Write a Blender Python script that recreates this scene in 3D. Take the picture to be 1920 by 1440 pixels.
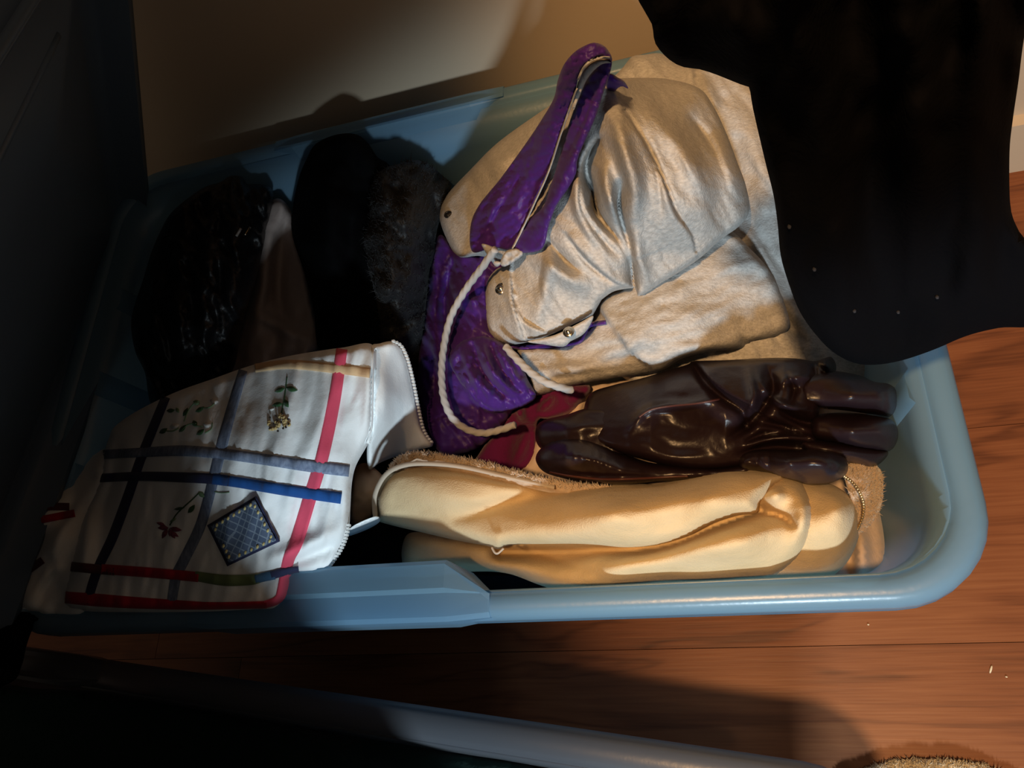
import bpy, bmesh, math, random
import numpy as np
from mathutils import Vector, Matrix
from mathutils.geometry import delaunay_2d_cdt

for o in list(bpy.data.objects): bpy.data.objects.remove(o)
random.seed(7); rng = np.random.default_rng(7)
scene = bpy.context.scene
COL = scene.collection

# ------------------------------------------------------------------ camera
# camera axes solved from the two rim directions of the storage bin (X right along the bin, Y towards the wall, Z up)
FPX = 1457.0
_v1 = np.array([-4750., 595., FPX]); _v2 = np.array([53., -3144., FPX])
_X = -_v1/np.linalg.norm(_v1); _Y = _v2-(_v2@_X)*_X; _Y /= np.linalg.norm(_Y); _Z = np.cross(_X, _Y)
RC = np.stack([_X, _Y, _Z], 1)            # camera(x right, y down, z forward) = RC @ world
CAM = np.array([0., 0., 0.78])
cd = bpy.data.cameras.new('camera'); cam = bpy.data.objects.new('camera', cd); COL.objects.link(cam)
cd.sensor_width = 36; cd.lens = 36*FPX/1920; cd.clip_start = 0.01
r_, u_, b_ = RC.T@[1, 0, 0], -(RC.T@[0, 1, 0]), -(RC.T@[0, 0, 1])
cam.matrix_world = Matrix(((r_[0], u_[0], b_[0], CAM[0]), (r_[1], u_[1], b_[1], CAM[1]), (r_[2], u_[2], b_[2], CAM[2]), (0, 0, 0, 1)))
scene.camera = cam

# ------------------------------------------------------------------ light
world = bpy.data.worlds.new('world'); scene.world = world; world.use_nodes = True
world.node_tree.nodes['Background'].inputs[0].default_value = (1.0, 0.80, 0.62, 1)
world.node_tree.nodes['Background'].inputs[1].default_value = 0.085

def spot(name, loc, target, energy, color, size, blend, radius):
    l = bpy.data.lights.new(name, 'SPOT'); o = bpy.data.objects.new(name, l); COL.objects.link(o)
    l.energy = energy; l.color = color; l.spot_size = math.radians(size); l.spot_blend = blend; l.shadow_soft_size = radius
    o.location = loc; d = Vector(target)-Vector(loc); o.rotation_euler = d.to_track_quat('-Z', 'Y').to_euler()
    return o
spot('cool_front_lamp', (0.07, -0.58, 0.70), (0.191, -0.36, -0.06), 29, (0.74, 0.90, 1.0), 124, 0.15, 0.042)
spot('warm_ceiling_lamp', (-0.06, -0.35, 2.1), (0.24, 0.30, 0.30), 128, (1.0, 0.57, 0.24), 31, 0.40, 0.05)
scene.view_settings.view_transform = 'Standard'; scene.view_settings.look = 'None'
scene.view_settings.gamma = 1; scene.view_settings.use_curve_mapping = False
scene.view_settings.exposure = 0.0

# ------------------------------------------------------------------ helpers
def rays(px, py):
    d = np.stack([(np.asarray(px, float)-960)/FPX, (np.asarray(py, float)-720)/FPX, np.ones(np.shape(px))], -1)
    return d@RC                            # = (RC.T @ d)
def W(px, py, z):                          # the point at height z seen at this pixel
    d = rays(px, py); t = (np.asarray(z, float)-CAM[2])/d[..., 2]
    return CAM+d*t[..., None]
def plane_y(px, py, y0):                   # height where the sight line meets the vertical plane Y = y0
    d = rays(px, py); return CAM[2]+d[..., 2]*(y0/d[..., 1])

def hash2(ix, iy, s):
    h = (ix.astype(np.int64)*374761393+iy.astype(np.int64)*668265263+s*974711) & 0x7fffffff
    h = ((h ^ (h >> 13))*1274126177) & 0x7fffffff
    return ((h ^ (h >> 16)) & 0xffff)/65535.0
def vnoise(x, y, s=0):
    x = np.asarray(x, float); y = np.asarray(y, float)
    ix = np.floor(x); iy = np.floor(y); fx = x-ix; fy = y-iy
    fx = fx*fx*fx*(fx*(fx*6-15)+10); fy = fy*fy*fy*(fy*(fy*6-15)+10)
    a = hash2(ix, iy, s); b = hash2(ix+1, iy, s); c = hash2(ix, iy+1, s); d = hash2(ix+1, iy+1, s)
    return (a*(1-fx)+b*fx)*(1-fy)+(c*(1-fx)+d*fx)*fy-0.5
def fbm(x, y, s=0, n=3):
    r = 0; a = 1
    for k in range(n): r = r+a*vnoise(x*2**k, y*2**k, s+k*17); a *= .5
    return r

def cat(pts, step=7.0, closed=False, sharp=()):
    """Catmull-Rom resample"""
    p = np.array(pts, float); n = len(p); out = []
    rngn = n if closed else n-1
    for i in range(rngn):
        p1 = p[i]; p2 = p[(i+1) % n]
        p0 = p[(i-1) % n] if (closed or i > 0) else p1
        p3 = p[(i+2) % n] if (closed or i+2 < n) else p2
        if i in sharp: p0 = p1
        if (i+1) % n in sharp: p3 = p2
        m = max(1, int(np.linalg.norm((p2-p1)[:2])/step))
        t = np.arange(m)/m; t = t[:, None]
        m1 = (p2-p0)*.5; m2 = (p3-p1)*.5
        out.append((2*t**3-3*t**2+1)*p1+(t**3-2*t**2+t)*m1+(-2*t**3+3*t**2)*p2+(t**3-t**2)*m2)
    if not closed: out.append(p[-1:])
    return np.concatenate(out)

def seg_dist(px, py, poly, closed=False):
    """distance to polyline, signed side (+ left in image = to the left of the walking direction), parameter 0..1 along it"""
    P = np.stack([px, py], -1); q = np.array(poly, float)[:, :2]
    if closed: q = np.vstack([q, q[:1]])
    best = np.full(len(P), 1e9); side = np.zeros(len(P)); par = np.zeros(len(P)); L = 0
    lens = np.linalg.norm(np.diff(q, axis=0), axis=1); T = max(lens.sum(), 1e-6)
    for i in range(len(q)-1):
        a = q[i]; d = q[i+1]-a; l2 = max(d@d, 1e-9)
        t = np.clip(((P-a)@d)/l2, 0, 1); v = P-a-t[:, None]*d
        dd = np.hypot(v[:, 0], v[:, 1]); m = dd < best-1e-7
        best[m] = dd[m]; side[m] = np.sign(d[1]*v[m, 0]-d[0]*v[m, 1]); par[m] = (L+t[m]*lens[i])/T; L += lens[i]
    return best, side, par
def inside(px, py, poly):
    q = np.array(poly); r = np.zeros(len(px), bool); j = len(q)-1
    for i in range(len(q)):
        c = ((q[i, 1] > py) != (q[j, 1] > py))
        with np.errstate(divide='ignore', invalid='ignore'):
            xs = (q[j, 0]-q[i, 0])*(py-q[i, 1])/(q[j, 1]-q[i, 1])+q[i, 0]
        r ^= c & (px < xs); j = i
    return r

def tps(ctrl):
    """smooth height field through (px, py, z) control points"""
    c = np.array(ctrl, float); n = len(c); s = 400.
    xy = c[:, :2]/s
    def U(r2): return np.where(r2 > 1e-12, r2*np.log(r2+1e-12), 0)
    K = U(((xy[:, None]-xy[None])**2).sum(-1))+np.eye(n)*1e-4
    Pm = np.hstack([np.ones((n, 1)), xy]); A = np.zeros((n+3, n+3))
    A[:n, :n] = K; A[:n, n:] = Pm; A[n:, :n] = Pm.T
    w = np.linalg.solve(A, np.concatenate([c[:, 2], np.zeros(3)]))
    def fn(px, py):
        q = np.stack([px, py], -1)/s
        return U(((q[:, None]-xy[None])**2).sum(-1))@w[:n]+w[n]+q@w[n+1:]
    return fn

# fold features: each returns a height offset at pixels (px, py); widths in pixels, amplitudes in metres
def ridge(pts, amp, w, taper=True):
    q = cat(pts, 12)
    def fn(px, py):
        d, s, t = seg_dist(px, py, q); e = np.exp(-(d/w)**2)
        return amp*e*((np.sin(np.pi*np.clip(t*.92+.04, 0, 1))**.9) if taper else 1)
    return fn
def crease(pts, amp, w, taper=True):
    q = cat(pts, 12)
    def fn(px, py):
        d, s, t = seg_dist(px, py, q); e = np.exp(.3-np.sqrt((d/w)**2+.09))
        return -amp*e*((np.sin(np.pi*np.clip(t*.92+.04, 0, 1))**.9) if taper else 1)
    return fn
def step(pts, amp, w, fall, taper=True):
    """cloth overlap: the left-hand side (walking along pts, image y down) stands proud and sinks back over 'fall'"""
    q = cat(pts, 12)
    def fn(px, py):
        d, s, t = seg_dist(px, py, q); sd = d*s
        up = np.clip(sd/w, 0, 1); up = up*up*(3-2*up)
        return amp*up*np.exp(-np.maximum(sd, 0)/fall)*((np.sin(np.pi*np.clip(t*.9+.05, 0, 1))**.5) if taper else 1)
    return fn
def wrinkle(amp, lx, ly, ang=0, s=0, n=3, warp=.5):
    ca, sa = math.cos(math.radians(ang)), math.sin(math.radians(ang))
    def fn(px, py):
        u = (px*ca+py*sa)/lx; v = (-px*sa+py*ca)/ly
        k = warp*vnoise(u*.7, v*.7, s+91)
        return amp*fbm(u+k, v+k, s, n)
    return fn
def crinkle(amp, lx, ly, ang=0, s=0):
    """sharp creased ridges"""
    w = wrinkle(1, lx, ly, ang, s, 3, .8)
    def fn(px, py): return amp*(0.25-np.abs(w(px, py)))
    return fn

MATS = {}
class Thing: pass
ORIGIN = {}
def tag(o, label, category, group=None, kind=None):
    o['label'] = label; o['category'] = category
    if group: o['group'] = group
    if kind: o['kind'] = kind
    return o
def empty(name, loc, label, category, group=None):
    o = bpy.data.objects.new(name, None); COL.objects.link(o); o.location = loc; o.empty_display_size = .03
    ORIGIN[o.name] = np.array(loc, float)
    return tag(o, label, category, group)
def mk(name, verts, faces, mat, parent=None, smooth=True, kind=None, label=None):
    v = np.array(verts, float)
    if parent is not None: org = ORIGIN[parent.name]
    else: org = np.array([(v[:, 0].min()+v[:, 0].max())/2, (v[:, 1].min()+v[:, 1].max())/2, v[:, 2].min()])
    me = bpy.data.meshes.new(name); me.from_pydata((v-org).tolist(), [], faces)
    me.update()
    if smooth: me.polygons.foreach_set('use_smooth', [True]*len(me.polygons))
    me.materials.append(mat)
    o = bpy.data.objects.new(name, me); COL.objects.link(o)
    if parent is not None: o.parent = parent
    else: o.location = org
    ORIGIN[o.name] = org
    if kind: o['kind'] = kind
    if label: o['label'] = label
    return o
def fix_normals(o):
    bm = bmesh.new(); bm.from_mesh(o.data); bmesh.ops.recalc_face_normals(bm, faces=bm.faces); bm.to_mesh(o.data); bm.free()
    return o

class Relief:
    """cloth sheet: outline in picture coordinates, every vertex at its own height, closed with real thickness"""
    def __init__(self, outline, zf, feats=(), edge=(14, .008), stepx=7, thick=.003, sharp=(), zmin=None):
        self.out = cat(outline, stepx, True, sharp); self.zf = zf; self.feats = list(feats); self.edge = edge
        self.st = stepx; self.th = thick; self.zmin = zmin
    def z(self, px, py):
        px = np.atleast_1d(np.asarray(px, float)); py = np.atleast_1d(np.asarray(py, float))
        z = self.zf(px, py)
        for f in self.feats: z = z+f(px, py)
        r, drop = self.edge
        if drop:
            d, _, _ = seg_dist(px, py, self.out, True)
            k = 1-np.clip(d/r, 0, 1); z = z-drop*(1-np.sqrt(np.maximum(1-k*k, 0)))
        return z
    def mesh(self):
        o = self.out; s = self.st; x0, y0 = o.min(0); x1, y1 = o.max(0)
        gx, gy = [], []; row = 0; y = y0
        while y < y1:
            xs = np.arange(x0+(s*.5 if row % 2 else 0), x1, s); gx.append(xs); gy.append(np.full(len(xs), y)); y += s*.866; row += 1
        gx = np.concatenate(gx); gy = np.concatenate(gy)
        m = inside(gx, gy, o); gx, gy = gx[m], gy[m]
        d, _, _ = seg_dist(gx, gy, o, True); m = d > s*.55; gx, gy = gx[m], gy[m]
        pts = [Vector((a, b)) for a, b in o]+[Vector((a, b)) for a, b in zip(gx, gy)]; n = len(o)
        vs, _, fs, _, _, _ = delaunay_2d_cdt(pts, [(i, (i+1) % n) for i in range(n)], [], 1, 1e-5)
        q = np.array([(v.x, v.y) for v in vs]); z = self.z(q[:, 0], q[:, 1])
        if self.zmin is not None: z = np.maximum(z, self.zmin)
        top = W(q[:, 0], q[:, 1], z); bot = W(q[:, 0], q[:, 1], z-self.th)
        F = []; N = len(q); cnt = {}
        for f in fs:
            f = list(f); a = sum(q[f[i]][0]*q[f[(i+1) % 3]][1]-q[f[(i+1) % 3]][0]*q[f[i]][1] for i in range(3))
            if a > 0: f = f[::-1]              # image y is down: make the top face the camera
            F.append(f); F.append([N+i for i in f[::-1]])
            for i in range(3): cnt[(f[i], f[(i+1) % 3])] = 1
        for (a, b) in list(cnt):
            if (b, a) not in cnt: F.append([b, a, N+a, N+b])
        return np.vstack([top, bot]), F
    def build(self, name, mat, parent=None, **k):
        v, f = self.mesh(); return mk(name, v, f, mat, parent, **k)

def ribbon_px(pts, width, zf, lift, thick=.0008, stepx=5, nx=4, jitter=0):
    """flat tape lying on a height field; width constant or a list per control point"""
    p = np.array(pts, float); wd = np.full(len(p), width, float) if np.isscalar(width) else np.array(width, float)
    c = cat(np.column_stack([p, wd]), stepx); t = np.gradient(c[:, :2], axis=0); t /= np.linalg.norm(t, axis=1)[:, None]
    nn = np.column_stack([-t[:, 1], t[:, 0]]); u = np.linspace(-.5, .5, nx+1)
    g = c[:, None, :2]+nn[:, None]*(u[None, :, None]*c[:, None, 2:3])
    if jitter: g = g+rng.normal(0, jitter, g.shape)
    z = zf(g[..., 0].ravel(), g[..., 1].ravel())
    z0 = z+lift-np.tile(np.where(np.abs(u) > .49, lift*.6, 0), len(c))
    A = W(g[..., 0].ravel(), g[..., 1].ravel(), z0); B = W(g[..., 0].ravel(), g[..., 1].ravel(), z0-thick-lift)
    n = len(c); m = nx+1; F = []; N = n*m
    for i in range(n-1):
        for j in range(nx):
            a = i*m+j; F.append([a, a+1, a+m+1, a+m]); F.append([N+a, N+a+m, N+a+m+1, N+a+1])
        F.append([i*m, i*m+m, N+i*m+m, N+i*m]); e = i*m+nx; F.append([e, N+e, N+e+m, e+m])
    for j in range(nx): F.append([j, N+j, N+j+1, j+1]); e = (n-1)*m+j; F.append([e, e+1, N+e+1, N+e])
    return np.vstack([A, B]), F
def tube3(path, rad, seg=10, twist=0, lobes=0):
    """tube along world points"""
    p = np.array(path, float); r = np.full(len(p), rad) if np.isscalar(rad) else np.array(rad)
    t = np.gradient(p, axis=0); t /= np.linalg.norm(t, axis=1)[:, None]
    up = np.array([0, 0, 1.]); V = []; prev = None
    for i in range(len(p)):
        a = np.cross(t[i], up) if prev is None else prev-(prev@t[i])*t[i]
        if np.linalg.norm(a) < 1e-6: a = np.array([1., 0, 0])
        a /= np.linalg.norm(a); b = np.cross(t[i], a); prev = a
        for k in range(seg):
            th = 2*math.pi*k/seg; rr = r[i]*(1+(.14*math.cos(lobes*th+twist*i) if lobes else 0))
            V.append(p[i]+rr*(math.cos(th)*a+math.sin(th)*b))
    F = []
    for i in range(len(p)-1):
        for k in range(seg): F.append([i*seg+k, i*seg+(k+1) % seg, (i+1)*seg+(k+1) % seg, (i+1)*seg+k])
    F.append(list(range(seg))[::-1]); F.append([(len(p)-1)*seg+k for k in range(seg)])
    return np.array(V), F
def join(parts):
    V = []; F = []; n = 0
    for v, f in parts: V.append(np.array(v)); F += [[i+n for i in q] for q in f]; n += len(v)
    return np.vstack(V), F
def boxm(c, sx, sy, sz, ax=None):
    c = np.array(c, float); ax = np.eye(3) if ax is None else np.array(ax)
    V = [c+ax[0]*(a*sx/2)+ax[1]*(b*sy/2)+ax[2]*(d*sz/2) for d in (-1, 1) for a, b in ((-1, -1), (1, -1), (1, 1), (-1, 1))]
    return np.array(V), [[3, 2, 1, 0], [4, 5, 6, 7], [0, 1, 5, 4], [1, 2, 6, 5], [2, 3, 7, 6], [3, 0, 4, 7]]
def ball(c, rx, ry=None, rz=None, seg=12, rings=8):
    ry = ry or rx; rz = rz or rx; V = []; F = []
    for i in range(rings+1):
        th = math.pi*i/rings
        for k in range(seg):
            ph = 2*math.pi*k/seg; V.append((c[0]+rx*math.sin(th)*math.cos(ph), c[1]+ry*math.sin(th)*math.sin(ph), c[2]+rz*math.cos(th)))
    for i in range(rings):
        for k in range(seg): F.append([i*seg+k, (i+1)*seg+k, (i+1)*seg+(k+1) % seg, i*seg+(k+1) % seg])
    return np.array(V), F
def tufts(pxs, pys, zs, dirs, length, w, spread):
    """short fibres: thin three-sided spikes rooted at the given points"""
    V = []; F = []
    for x, y, z, d in zip(pxs, pys, zs, dirs):
        b = W(x, y, z); d = np.array(d, float)+rng.normal(0, spread, 3); d /= np.linalg.norm(d)
        s = np.cross(d, [.3, .5, .8]); s /= np.linalg.norm(s); q = np.cross(d, s); l = length*rng.uniform(.5, 1.2); n = len(V)
        V += [b+s*w, b-.5*s*w+.87*q*w, b-.5*s*w-.87*q*w, b+d*l+rng.normal(0, spread*.25, 3)*l]
        F += [[n, n+1, n+3], [n+1, n+2, n+3], [n+2, n, n+3]]
    return np.array(V), F

# ------------------------------------------------------------------ materials
def mat(name, color, rough=.8, spec=.3, sheen=0., bump=None, mottle=None, metallic=0., coat=0., sub=0.):
    """bump = list of (kind, scale, strength, distance); mottle = (scale, colour2, amount, detail, stretch)"""
    m = bpy.data.materials.new(name); m.use_nodes = True; nt = m.node_tree; N = nt.nodes; L = nt.links; b = N['Principled BSDF']
    b.inputs['Base Color'].default_value = (*color, 1); b.inputs['Roughness'].default_value = rough
    b.inputs['Specular IOR Level'].default_value = spec; b.inputs['Metallic'].default_value = metallic
    if sheen: b.inputs['Sheen Weight'].default_value = sheen; b.inputs['Sheen Roughness'].default_value = .5
    if coat: b.inputs['Coat Weight'].default_value = coat; b.inputs['Coat Roughness'].default_value = .25
    tc = N.new('ShaderNodeTexCoord')
    if mottle:
        sc, c2, am, det, st = mottle
        mp = N.new('ShaderNodeMapping'); mp.inputs['Scale'].default_value = st; L.new(tc.outputs['Object'], mp.inputs[0])
        n = N.new('ShaderNodeTexNoise'); n.inputs['Scale'].default_value = sc; n.inputs['Detail'].default_value = det; L.new(mp.outputs[0], n.inputs['Vector'])
        r = N.new('ShaderNodeValToRGB'); r.color_ramp.elements[0].position = .5-.25*am; r.color_ramp.elements[1].position = .5+.25*am
        r.color_ramp.elements[0].color = (*color, 1); r.color_ramp.elements[1].color = (*c2, 1)
        L.new(n.outputs['Fac'], r.inputs[0]); L.new(r.outputs[0], b.inputs['Base Color'])
    last = None
    for kind, sc, st, dist in (bump or []):
        if kind == 'noise':
            t = N.new('ShaderNodeTexNoise'); t.inputs['Scale'].default_value = sc; t.inputs['Detail'].default_value = 4; out = t.outputs['Fac']
        elif kind == 'vor':
            t = N.new('ShaderNodeTexVoronoi'); t.inputs['Scale'].default_value = sc; t.feature = 'DISTANCE_TO_EDGE'; out = t.outputs['Distance']
        elif kind == 'weave':
            t = N.new('ShaderNodeTexWave'); t.inputs['Scale'].default_value = sc; t.inputs['Distortion'].default_value = 1.0; out = t.outputs['Fac']
        L.new(tc.outputs['Object'], t.inputs['Vector'])
        bp = N.new('ShaderNodeBump'); bp.inputs['Strength'].default_value = st; bp.inputs['Distance'].default_value = dist
        L.new(out, bp.inputs['Height'])
        if last: L.new(last.outputs[0], bp.inputs['Normal'])
        last = bp
    if last: L.new(last.outputs[0], b.inputs['Normal'])
    return m
def plastic(name, color, trans=.25, transl=.35, rough=.3):
    m = bpy.data.materials.new(name); m.use_nodes = True; nt = m.node_tree; N = nt.nodes; L = nt.links; N.remove(N['Principled BSDF'])
    out = N['Material Output']
    d = N.new('ShaderNodeBsdfDiffuse'); d.inputs[0].default_value = (*color, 1)
    t = N.new('ShaderNodeBsdfTranslucent'); t.inputs[0].default_value = (*[min(1, c*1.25) for c in color], 1)
    tr = N.new('ShaderNodeBsdfTransparent'); tr.inputs[0].default_value = (*[c**.6 for c in color], 1)
    g = N.new('ShaderNodeBsdfGlossy'); g.inputs['Roughness'].default_value = rough
    a = N.new('ShaderNodeMixShader'); a.inputs[0].default_value = transl; L.new(d.outputs[0], a.inputs[1]); L.new(t.outputs[0], a.inputs[2])
    c = N.new('ShaderNodeMixShader'); c.inputs[0].default_value = trans; L.new(a.outputs[0], c.inputs[1]); L.new(tr.outputs[0], c.inputs[2])
    lw = N.new('ShaderNodeLayerWeight'); lw.inputs[0].default_value = .5
    pw = N.new('ShaderNodeMath'); pw.operation = 'POWER'; pw.inputs[1].default_value = 4; L.new(lw.outputs['Facing'], pw.inputs[0])
    fr = N.new('ShaderNodeMath'); fr.operation = 'MULTIPLY_ADD'; fr.inputs[1].default_value = .5; fr.inputs[2].default_value = .04; L.new(pw.outputs[0], fr.inputs[0])
    tc = N.new('ShaderNodeTexCoord'); no = N.new('ShaderNodeTexNoise'); no.inputs['Scale'].default_value = 260; L.new(tc.outputs['Object'], no.inputs['Vector'])
    bp = N.new('ShaderNodeBump'); bp.inputs['Strength'].default_value = .15; bp.inputs['Distance'].default_value = .0006; L.new(no.outputs['Fac'], bp.inputs['Height'])
    L.new(bp.outputs[0], g.inputs['Normal'])
    e = N.new('ShaderNodeMixShader'); L.new(fr.outputs[0], e.inputs[0]); L.new(c.outputs[0], e.inputs[1]); L.new(g.outputs[0], e.inputs[2])
    L.new(e.outputs[0], out.inputs[0]); return m

M_wall = mat('wall_paint', (.54, .43, .31), .85, .2, bump=[('noise', 180, .12, .001)])
M_base = mat('baseboard_paint', (.58, .47, .34), .6, .3)
M_bin = plastic('blue_frosted_plastic', (.31, .52, .68), .36, .5)
M_bin2 = plastic('clear_frosted_plastic', (.27, .29, .33), .62, .4)
M_lid = mat('navy_lid_plastic', (.09, .14, .21), .35, .45, bump=[('noise', 220, .1, .0006)])
M_white = mat('white_cotton', (.86, .88, .88), .85, .2, .15, bump=[('noise', 900, .25, .0006), ('noise', 60, .25, .002)])
M_jersey = mat('grey_heather_jersey', (.37, .36, .345), .97, .03, .0, mottle=(330, (.54, .53, .51), .8, 6, (1, 2.6, 1)), bump=[('noise', 800, .5, .0010), ('noise', 110, .3, .0018)])
M_purple = mat('purple_satin', (.052, .012, .165), .5, .35, .05, bump=[('noise', 120, .15, .002), ('noise', 600, .15, .0006)])
M_purple2 = mat('purple_trim', (.06, .011, .18), .5, .4, .2)
M_mag = mat('magenta_knit', (.11, .005, .055), .9, .2, .2, bump=[('noise', 300, .5, .0015)])
M_cord = mat('grey_cord', (.40, .40, .40), .85, .2)
M_suede = mat('cream_suede', (.58, .43, .24), .97, .02, .1, mottle=(30, (.66, .51, .31), .9, 6, (1, 1, 1)), bump=[('noise', 1100, .5, .0010), ('noise', 130, .3, .0016), ('noise', 40, .2, .003)])
M_suede2 = mat('cream_piping', (.46, .39, .31), .85, .2)
M_fleece = mat('beige_fleece', (.48, .37, .27), .98, .05, .5)
M_leather = mat('oxblood_leather', (.015, .008, .0105), .33, .35, bump=[('vor', 420, .10, .0006), ('noise', 150, .18, .0015), ('noise', 60, .10, .003)])
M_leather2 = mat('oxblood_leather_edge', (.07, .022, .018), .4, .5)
M_black = mat('black_wool', (.003, .003, .0035), .95, .05, .0, bump=[('noise', 300, .4, .0015)])
M_blackl = mat('black_leather', (.007, .007, .008), .42, .35, bump=[('noise', 90, .6, .003), ('vor', 260, .15, .001)])
M_fur = mat('black_fur', (.010, .010, .011), .6, .35, .02)
M_hang = mat('black_hanging_cloth', (.0022, .0022, .003), .95, .05, .0, bump=[('noise', 350, .4, .0012)])
M_taupe = mat('taupe_satin', (.42, .34, .31), .5, .4, bump=[('noise', 60, .4, .003)])
M_tan = mat('tan_cotton', (.60, .47, .36), .92, .15, .2, bump=[('noise', 500, .3, .0008), ('noise', 60, .3, .002)])
M_metal = mat('snap_metal', (.62, .54, .42), .22, .5, metallic=1.)
M_gold = mat('gold_chain', (.62, .45, .22), .35, .5, metallic=.8)
M_dark = mat('eyelet_dark_metal', (.03, .025, .02), .4, .5, metallic=.6)  # dark metal of the hood eyelet
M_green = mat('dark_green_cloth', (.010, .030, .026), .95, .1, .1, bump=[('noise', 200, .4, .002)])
M_pat = mat('patterned_cloth', (.02, .012, .010), .9, .1, mottle=(38, (.28, .16, .09), .35, 2, (1, 1, 1)))
def col(name, c, r=.85): return mat(name, c, r, .2, .1, bump=[('noise', 800, .25, .0006)])
M_pink = col('pink_tape', (.74, .085, .15)); M_red = col('red_tape', (.42, .018, .035))
M_navy = col('navy_tape', (.030, .035, .085)); M_blue = col('blue_tape', (.012, .075, .27)); M_tape_tan = col('tan_tape', (.70, .47, .26))
M_denim = mat('denim_tape', (.13, .165, .25), .9, .15, mottle=(420, (.26, .31, .42), .8, 4, (1, .25, 1)), bump=[('noise', 900, .3, .0006)])
M_olive = col('green_tape', (.16, .22, .10)); M_plum = col('maroon_tape', (.10, .03, .035)); M_teal = col('teal_tape', (.05, .12, .22))
M_leaf = col('green_thread', (.035, .10, .035), .6); M_stem = col('pale_green_thread', (.18, .30, .16), .6); M_whth = col('white_thread', (.75, .75, .72), .6)
M_yel = col('straw_thread', (.62, .45, .20), .6); M_thk = col('dark_thread', (.03, .02, .015), .7); M_flw = col('mauve_thread', (.20, .05, .09), .6)
M_gstitch = col('gold_thread', (.70, .58, .25), .5); M_zip = mat('white_zip', (.82, .82, .80), .4, .4)
M_lining = mat('shaded_lining', (.55, .36, .22), .85, .2, bump=[('noise', 60, .3, .002)])  # orange-brown shade of the jacket's inside put into the base colour
M_crumb = mat('pale_crumb', (.75, .65, .45), .8)
M_rug = mat('cream_pile', (.68, .60, .44), .95, .1, .4)

def wood():
    m = bpy.data.materials.new('cherry_laminate'); m.use_nodes = True; nt = m.node_tree; N = nt.nodes; L = nt.links; b = N['Principled BSDF']
    tc = N.new('ShaderNodeTexCoord'); oi = N.new('ShaderNodeObjectInfo')
    add = N.new('ShaderNodeVectorMath'); add.operation = 'ADD'
    sc = N.new('ShaderNodeVectorMath'); sc.operation = 'SCALE'; sc.inputs[0].default_value = (3.1, 5.7, 0)
    L.new(oi.outputs['Random'], sc.inputs['Scale']); L.new(tc.outputs['Object'], add.inputs[0]); L.new(sc.outputs[0], add.inputs[1])
    mp = N.new('ShaderNodeMapping'); mp.inputs['Scale'].default_value = (1.6, 9, 1); L.new(add.outputs[0], mp.inputs[0])
    n1 = N.new('ShaderNodeTexNoise'); n1.inputs['Scale'].default_value = 1.8; n1.inputs['Detail'].default_value = 3; n1.inputs['Distortion'].default_value = .6; L.new(mp.outputs[0], n1.inputs['Vector'])
    wv = N.new('ShaderNodeMath'); wv.operation = 'MULTIPLY'; wv.inputs[1].default_value = 26; L.new(n1.outputs['Fac'], wv.inputs[0])
    sn = N.new('ShaderNodeMath'); sn.operation = 'SINE'; L.new(wv.outputs[0], sn.inputs[0])
    mp2 = N.new('ShaderNodeMapping'); mp2.inputs['Scale'].default_value = (6, 160, 1); L.new(add.outputs[0], mp2.inputs[0])
    n2 = N.new('ShaderNodeTexNoise'); n2.inputs['Scale'].default_value = 2.2; n2.inputs['Detail'].default_value = 5; L.new(mp2.outputs[0], n2.inputs['Vector'])
    n3 = N.new('ShaderNodeTexNoise'); n3.inputs['Scale'].default_value = 5; n3.inputs['Detail'].default_value = 3; L.new(add.outputs[0], n3.inputs['Vector'])
    a = N.new('ShaderNodeMath'); a.operation = 'MULTIPLY_ADD'; a.inputs[1].default_value = -.13
    s5 = N.new('ShaderNodeMath'); s5.operation = 'MULTIPLY_ADD'; s5.inputs[1].default_value = .5; s5.inputs[2].default_value = .5; L.new(sn.outputs[0], s5.inputs[0])
    s6 = N.new('ShaderNodeMath'); s6.operation = 'POWER'; s6.inputs[1].default_value = 7; L.new(s5.outputs[0], s6.inputs[0]); L.new(s6.outputs[0], a.inputs[0])
    h2 = N.new('ShaderNodeMath'); h2.operation = 'MULTIPLY_ADD'; h2.inputs[1].default_value = .32; h2.inputs[2].default_value = .36; L.new(n2.outputs['Fac'], h2.inputs[0]); L.new(h2.outputs[0], a.inputs[2])
    a2 = N.new('ShaderNodeMath'); a2.operation = 'MULTIPLY_ADD'; a2.inputs[1].default_value = .5; L.new(n3.outputs['Fac'], a2.inputs[0]); L.new(a.outputs[0], a2.inputs[2])
    r = N.new('ShaderNodeValToRGB'); e = r.color_ramp.elements
    e[0].position = .45; e[0].color = (.045, .011, .005, 1); e[1].position = 1.0; e[1].color = (.31, .12, .046, 1)
    k = e.new(.72); k.color = (.195, .063, .023, 1)
    L.new(a2.outputs[0], r.inputs[0]); L.new(r.outputs[0], b.inputs['Base Color'])
    b.inputs['Roughness'].default_value = .42; b.inputs['Specular IOR Level'].default_value = .35
    bp = N.new('ShaderNodeBump'); bp.inputs['Strength'].default_value = .12; bp.inputs['Distance'].default_value = .001; L.new(n2.outputs['Fac'], bp.inputs['Height']); L.new(bp.outputs[0], b.inputs['Normal'])
    return m
M_wood = wood()

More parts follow.
